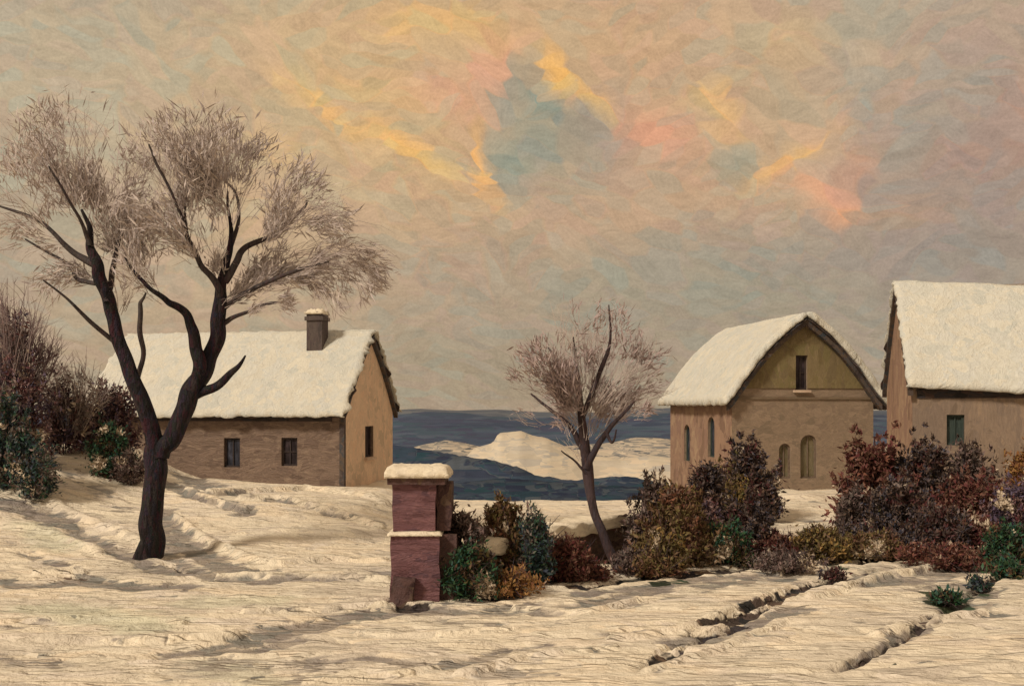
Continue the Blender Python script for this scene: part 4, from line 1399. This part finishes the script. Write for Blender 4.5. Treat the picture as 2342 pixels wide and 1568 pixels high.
def shrub(name, label, px, top, bot, width, Y, mat, n=2600, size=.10, stems=14, snow=0, gap=.0, lumps=9, cat='shrub', smat='bark_young', group='shrubs around the gardens', depth=None, shape=1.0):
    SHN[0] += 1
    rg = np.random.default_rng(500 + SHN[0])
    x = (px - CX) / F * Y
    g = float(height(x, Y))
    zt = EYE + (HY - top) / F * Y
    zb = g
    n, size, snow, stems = int(n * 3.6), size * .62, 0, int(stems * 1.5)
    W = width / F * Y / 2 * (1.2 if 'hedge' in group else 1)
    H = zt - zb
    D = depth or W * .8
    root = thing(name, label, cat, (x, Y, g), group)
    L = []
    for k in range(lumps):
        tt = rg.uniform(.08, .92)
        ww = (math.sin(math.pi * min(.97, tt * .60 + .36)) ** shape)
        cx = x + rg.uniform(-1, 1) * W * .72 * ww
        cy = Y + rg.uniform(-1, 1) * D * .6 * ww
        cz = zb + H * tt * .9
        r = rg.uniform(.18, .40)
        L.append((cx, cy, cz, W * r * 1.25, D * r, min(H, 2 * W) * r * .62, r * r))
    L.append((x, Y, zb + H * .22, W * .85, D * .6, H * .24, .30))
    V, Fq = leaves(int(n * .62), L, size, rg)
    ns = int(30 + W * 30)
    SL = []
    for k in range(ns):
        a_ = rg.uniform(0, 2 * math.pi)
        rr_ = rg.uniform(.2, 1.12)
        tip = np.array([x + math.cos(a_) * W * rr_, Y + math.sin(a_) * D * rr_, zb + H * rg.uniform(.45, 1.12) * (1 - .35 * rr_ * rr_)])
        b0 = np.array([x + math.cos(a_) * W * rr_ * .35, Y + math.sin(a_) * D * rr_ * .35, zb + .05])
        for t_ in np.linspace(.35, 1.0, 6):
            p_ = b0 * (1 - t_) + tip * t_
            q_ = .055 + .05 * (1 - t_)
            SL.append((p_[0], p_[1], p_[2], q_, q_, q_ * 1.3, 1))
    V2, F2 = leaves(int(n * .45), SL, size * .9, rg, up=.9)
    F2 = F2 + len(V)
    V, Fq = np.concatenate([V, V2]), np.concatenate([Fq, F2])
    V[:, 2] = np.maximum(V[:, 2], g - .02)
    mesh_obj('foliage', V, Fq, LM[mat], root)
    Vs, Fs = [], []
    for k in range(stems):
        l = L[rg.integers(len(L))]
        p0 = np.array([x + rg.normal(0, W * .12), Y + rg.normal(0, D * .12), g - .05])
        p2 = np.array([l[0] + rg.normal(0, l[3] * .6), l[1] + rg.normal(0, l[4] * .6), l[2] + l[5] * rg.uniform(.3, 1.5)])
        p1 = (p0 + p2) / 2 + np.array([rg.normal(0, .06), rg.normal(0, .06), H * .08])
        P = catmull([p0, p1, p2], 4)
        tube(Vs, Fs, list(P), [.013 * (1 - .75 * i / (len(P) - 1)) for i in range(len(P))], 4)
        for q in range(3):
            i = rg.integers(3, len(P) - 1)
            e = rg.normal(0, .10 + W * .08, 3) + np.array([0, 0, .08])
            tube(Vs, Fs, [P[i], P[i] + e * .6 + rg.normal(0, .01, 3), P[i] + e], [.008, .006, .003], 3)
    mesh_obj('stems', Vs, Fs, M[smat], root)
    if snow:
        Vn, Fn = [], []
        import bmesh
        for k in range(snow):
            l = L[rg.integers(len(L))]
            c = Vector((l[0] + rg.normal(0, l[3] * .5), l[1] - l[4] * rg.uniform(.5, 1.0), l[2] + l[5] * rg.uniform(-.1, .9)))
            sz = Vector((rg.uniform(.05, .14), rg.uniform(.05, .10), rg.uniform(.025, .06)))
            bm = bmesh.new()
            bmesh.ops.create_icosphere(bm, subdivisions=2, radius=1)
            b0 = len(Vn)
            for v_ in bm.verts:
                p = v_.co.copy()
                nz = 1 + .45 * mnoise.noise(p * 1.6 + c * 7)
                Vn.append((c.x + p.x * sz.x * nz, c.y + p.y * sz.y * nz, c.z + p.z * sz.z * nz))
            for f_ in bm.faces:
                Fn.append(tuple(q.index + b0 for q in f_.verts))
            bm.free()
        mesh_obj('snow', Vn, Fn, M['snow'], root, smooth=True)
    return root


# shrubs of the hedge and gardens, left to right: px, top, bottom, width on the picture grid, distance
G = 'shrubs of the garden hedge'
shrub('shrub', 'dark scrubby bush close against the right side of the purple pillar', 1052, 1165, 1345, 120, 13.9, 'grey', 2600, .085, 16, 8, group=G)
shrub('shrub', 'low blackish-green bush at the foot of the pillar', 1075, 1245, 1345, 120, 13.5, 'green', 1500, .08, 8, 2, group=G)
shrub('shrub', 'upright brown and olive bush between the pillar and the slender tree', 1150, 1140, 1335, 100, 14.6, 'brown', 2400, .09, 16, 4, group=G)
shrub('shrub', 'dark teal-green bush in front of the low wall', 1215, 1165, 1325, 80, 14.4, 'teal', 1900, .085, 10, 3, group=G)
shrub('shrub', 'sprawling maroon bush left of the slender tree trunk', 1285, 1228, 1335, 110, 14.9, 'maroon', 2600, .085, 14, 6, group=G)
shrub('shrub', 'tiny rust-orange tuft on the snow edge before the hedge', 1180, 1300, 1345, 130, 13.7, 'orange', 420, .07, 5, 2, group=G)
shrub('shrub', 'grey-brown bush hugging the foot of the slender tree', 1448, 1262, 1345, 80, 15.6, 'grey', 1900, .08, 12, 8, group=G)
shrub('shrub', 'grey-mauve bush right of the slender tree, in front of the blue slope', 1500, 1085, 1300, 110, 17.0, 'grey', 3000, .10, 16, 6, group=G)
shrub('shrub', 'brown bush with ochre leaves below the pink side wall', 1545, 1120, 1310, 150, 16.4, 'brown', 3200, .10, 14, 5, group=G)
shrub('shrub', 'small olive and orange bush at the front of the hedge', 1515, 1215, 1315, 100, 15.6, 'olive', 1400, .085, 8, 2, group=G)
shrub('shrub', 'black-brown bush at the left corner of the gabled house', 1620, 1060, 1170, 110, 20.5, 'dark', 1900, .11, 10, 3, group=G)
shrub('shrub', 'big bristly dark bush against the gabled house front', 1712, 1005, 1170, 125, 22.5, 'dark', 3000, .13, 20, 3, group=G)
shrub('shrub', 'greenish bush under the arched side windows', 1660, 1060, 1165, 90, 21.8, 'olive', 1300, .11, 8, 1, group=G)
shrub('shrub', 'vivid green low bush in the middle of the hedge', 1650, 1180, 1300, 110, 16.6, 'green', 1700, .09, 8, 3, group=G)
shrub('shrub', 'black and crimson bush left of the bright snow gap', 1712, 1125, 1290, 100, 17.2, 'dark', 2900, .10, 14, 4, group=G)
shrub('shrub', 'low dark maroon bush below the bright snow gap', 1800, 1222, 1295, 140, 16.9, 'maroon', 2000, .09, 8, 3, group=G)
shrub('shrub', 'olive and yellow bush below the bright snow gap, towards the road', 1885, 1205, 1290, 130, 16.7, 'olive', 2400, .09, 10, 2, group=G)
shrub('shrub', 'grey bristly bush right of the bright snow gap', 1950, 1110, 1215, 66, 18.6, 'grey', 1800, .10, 12, 3, group=G)
shrub('shrub', 'tall fan-shaped maroon and black bush before the gap between the two right houses', 2005, 975, 1200, 150, 20.5, 'maroon', 4200, .13, 26, 2, group=G)
shrub('shrub', 'tall spiky blackish bush under the teal shutter', 2110, 985, 1200, 150, 20.6, 'dark', 3600, .13, 22, 2, group=G)
shrub('shrub', 'dense black bush in the thick of the hedge', 2045, 1090, 1260, 130, 18.3, 'dark', 4200, .11, 16, 5, group=G)
shrub('shrub', 'snow-dusted brown bush at the road edge below the dense black bush', 2000, 1215, 1290, 130, 17.0, 'brown', 1400, .085, 8, 12, group=G)
shrub('shrub', 'rust-red bush below the right house wall', 2230, 1080, 1230, 180, 19.4, 'maroon', 3600, .12, 16, 4, group=G)
shrub('shrub', 'dark grey bush before the right house, left of the orange one', 2220, 1015, 1130, 130, 20.8, 'grey', 2200, .12, 12, 2, group=G)
shrub('shrub', 'orange-leaved bush at the right picture edge', 2345, 980, 1100, 90, 20.2, 'orange', 1500, .11, 8, 0, group=G)
shrub('shrub', 'blackish maroon bush leaning over the road edge', 2140, 1165, 1280, 170, 17.4, 'dark', 3000, .10, 12, 4, group=G)
shrub('shrub', 'violet-black bush at the right picture edge above the green one', 2320, 1100, 1260, 130, 17.8, 'violet', 2800, .10, 12, 2, group=G)
shrub('shrub', 'rusty brown bush behind the vivid green roadside bush', 2245, 1185, 1275, 130, 17.2, 'maroon', 1900, .09, 8, 3, group=G)
shrub('shrub', 'vivid green leafy bush at the right edge of the road', 2310, 1200, 1310, 110, 16.0, 'green', 1700, .09, 8, 1, group=G)

G = 'bushes on the left bank'
# twiggy maroon bush at the left edge


def twig_bush(label, px, top, bot, width, Y, mat, n, lm, leafn, seed):
    x = (px - CX) / F * Y
    g = float(height(x, Y))
    root = thing('bush', label, 'bush', (x, Y, g), G)
    V, Fc = [], []
    rg = np.random.default_rng(seed)
    bpy_ = bot
    for k in range(9):
        ex = px + (k / 8 - .5) * width * 1.1
        ey = top + abs(k / 8 - .5) * (bot - top) * .7
        mid = ((px + ex) / 2 + rg.normal(0, 8), (bpy_ + ey) / 2)
        spray(V, Fc, [(px + rg.normal(0, 10), bpy_), mid, (ex, ey)], width * .28, n // 9, Y, 0, rg.normal(0, .5), r0=.011, seed=seed + k)
    V = [v if v[2] > g - .1 else np.array([v[0], v[1], g - .1]) for v in V]
    mesh_obj('twigs', V, Fc, M[mat], root)
    if leafn:
        c = at(px, (top * .45 + bot * .55), Y)
        W = width / F * Y / 2
        H = (bot - top) / F * Y / 2
        L = [(c.x + rg.uniform(-.7, .7) * W, Y + rg.uniform(-.4, .4), c.z + rg.uniform(-.7, .6) * H, W * .35, .4, H * .22, 1) for _ in range(8)]
        V, Fq = leaves(leafn, L, .10, rg)
        mesh_obj('foliage', V, Fq, LM[lm], root)
    return root


twig_bush('hazy maroon leafless bush at the left edge beside the long house roof', 20, 650, 1000, 200, 22.5, 'twig_maroon', 900, 'violet', 700, 900)
twig_bush('mauve-grey twiggy bush in front of the left end of the snowy roof', 165, 800, 1000, 150, 24.0, 'twig_dark', 260, 'grey', 300, 930)
shrub('bush', 'broad dark green bush on the left bank at the picture edge', 12, 895, 1075, 130, 20.6, 'teal', 2400, .12, 18, 3, cat='bush', group=G)
shrub('bush', 'slate-dark bush left of the big tree, against the house end', 235, 885, 1040, 190, 25.0, 'violet', 2600, .12, 20, 5, cat='bush', group=G)
shrub('bush', 'spiky slate shoot with snow tufts below the maroon twigs', 130, 870, 990, 120, 24.0, 'violet', 1000, .11, 14, 8, cat='bush', group=G)
shrub('bush', 'dark green rounded bush just left of the big trunk', 250, 960, 1085, 110, 22.6, 'green', 1500, .10, 10, 2, cat='bush', group=G)
shrub('bush', 'low drooping dark bush on the snow slope at far left', 75, 985, 1090, 120, 20.4, 'teal', 1000, .10, 8, 4, cat='bush', group=G)
shrub('bush', 'small brown scrub between the big trunk and the house wall', 300, 1030, 1085, 90, 22.4, 'grey', 900, .09, 6, 2, cat='bush', group=G)

G = 'grass tufts showing through the road snow'
shrub('grass_tuft', 'dark green grass tuft in the snow between the two right ruts', 2165, 1352, 1382, 70, 13.4, 'green', 260, .09, 4, cat='grass tuft', group=G)
shrub('grass_tuft', 'grey-green grass tuft beside the road below the vivid green bush', 2238, 1322, 1350, 50, 14.2, 'teal', 200, .09, 4, cat='grass tuft', group=G)
shrub('grass_tuft', 'blackish tuft at the upper end of the longest rut', 1905, 1302, 1330, 60, 14.9, 'dark', 200, .08, 4, cat='grass tuft', group=G)
G = 'shrubs of the garden hedge'
shrub('shrub', 'low mauve-brown scrub between the purple pillar bushes and the slender tree', 1335, 1278, 1345, 110, 15.2, 'maroon', 900, .075, 8, group=G)
shrub('shrub', 'thin brown sprigs standing in the snow behind the pillar', 1090, 1180, 1300, 60, 14.9, 'brown', 500, .075, 8, group=G)
shrub('shrub', 'grey-brown low scrub at the hedge front right of the slender tree', 1500, 1262, 1330, 110, 15.4, 'brown', 900, .075, 8, group=G)
shrub('shrub', 'dusky low scrub along the road below the olive bush', 1800, 1255, 1310, 150, 15.9, 'grey', 900, .075, 8, group=G)
shrub('shrub', 'low brown scrub along the road left of the vivid green bush', 2160, 1235, 1290, 160, 16.2, 'maroon', 900, .075, 8, group=G)
shrub('grass_tuft', 'bright green grass clump at the right edge where the short rut ends', 2305, 1285, 1325, 90, 15.1, 'green', 420, .09, 4, cat='grass tuft', group='grass tufts showing through the road snow')
G = 'shrubs of the garden hedge'
shrub('shrub', 'dark brown scrub filling the hedge below the tall fan-shaped bush', 1960, 1190, 1290, 130, 17.6, 'dark', 2000, .09, 10, group=G)
shrub('shrub', 'plum-dark tangle between the ochre-leaved bush and the vivid green low bush', 1600, 1140, 1300, 100, 17.2, 'violet', 2000, .09, 12, group=G)
shrub('bush', 'plum-grey tangled bush in front of the hazy maroon twigs at the left edge', 45, 800, 1010, 170, 22.0, 'violet', 2200, .11, 22, cat='bush', group='bushes on the left bank')
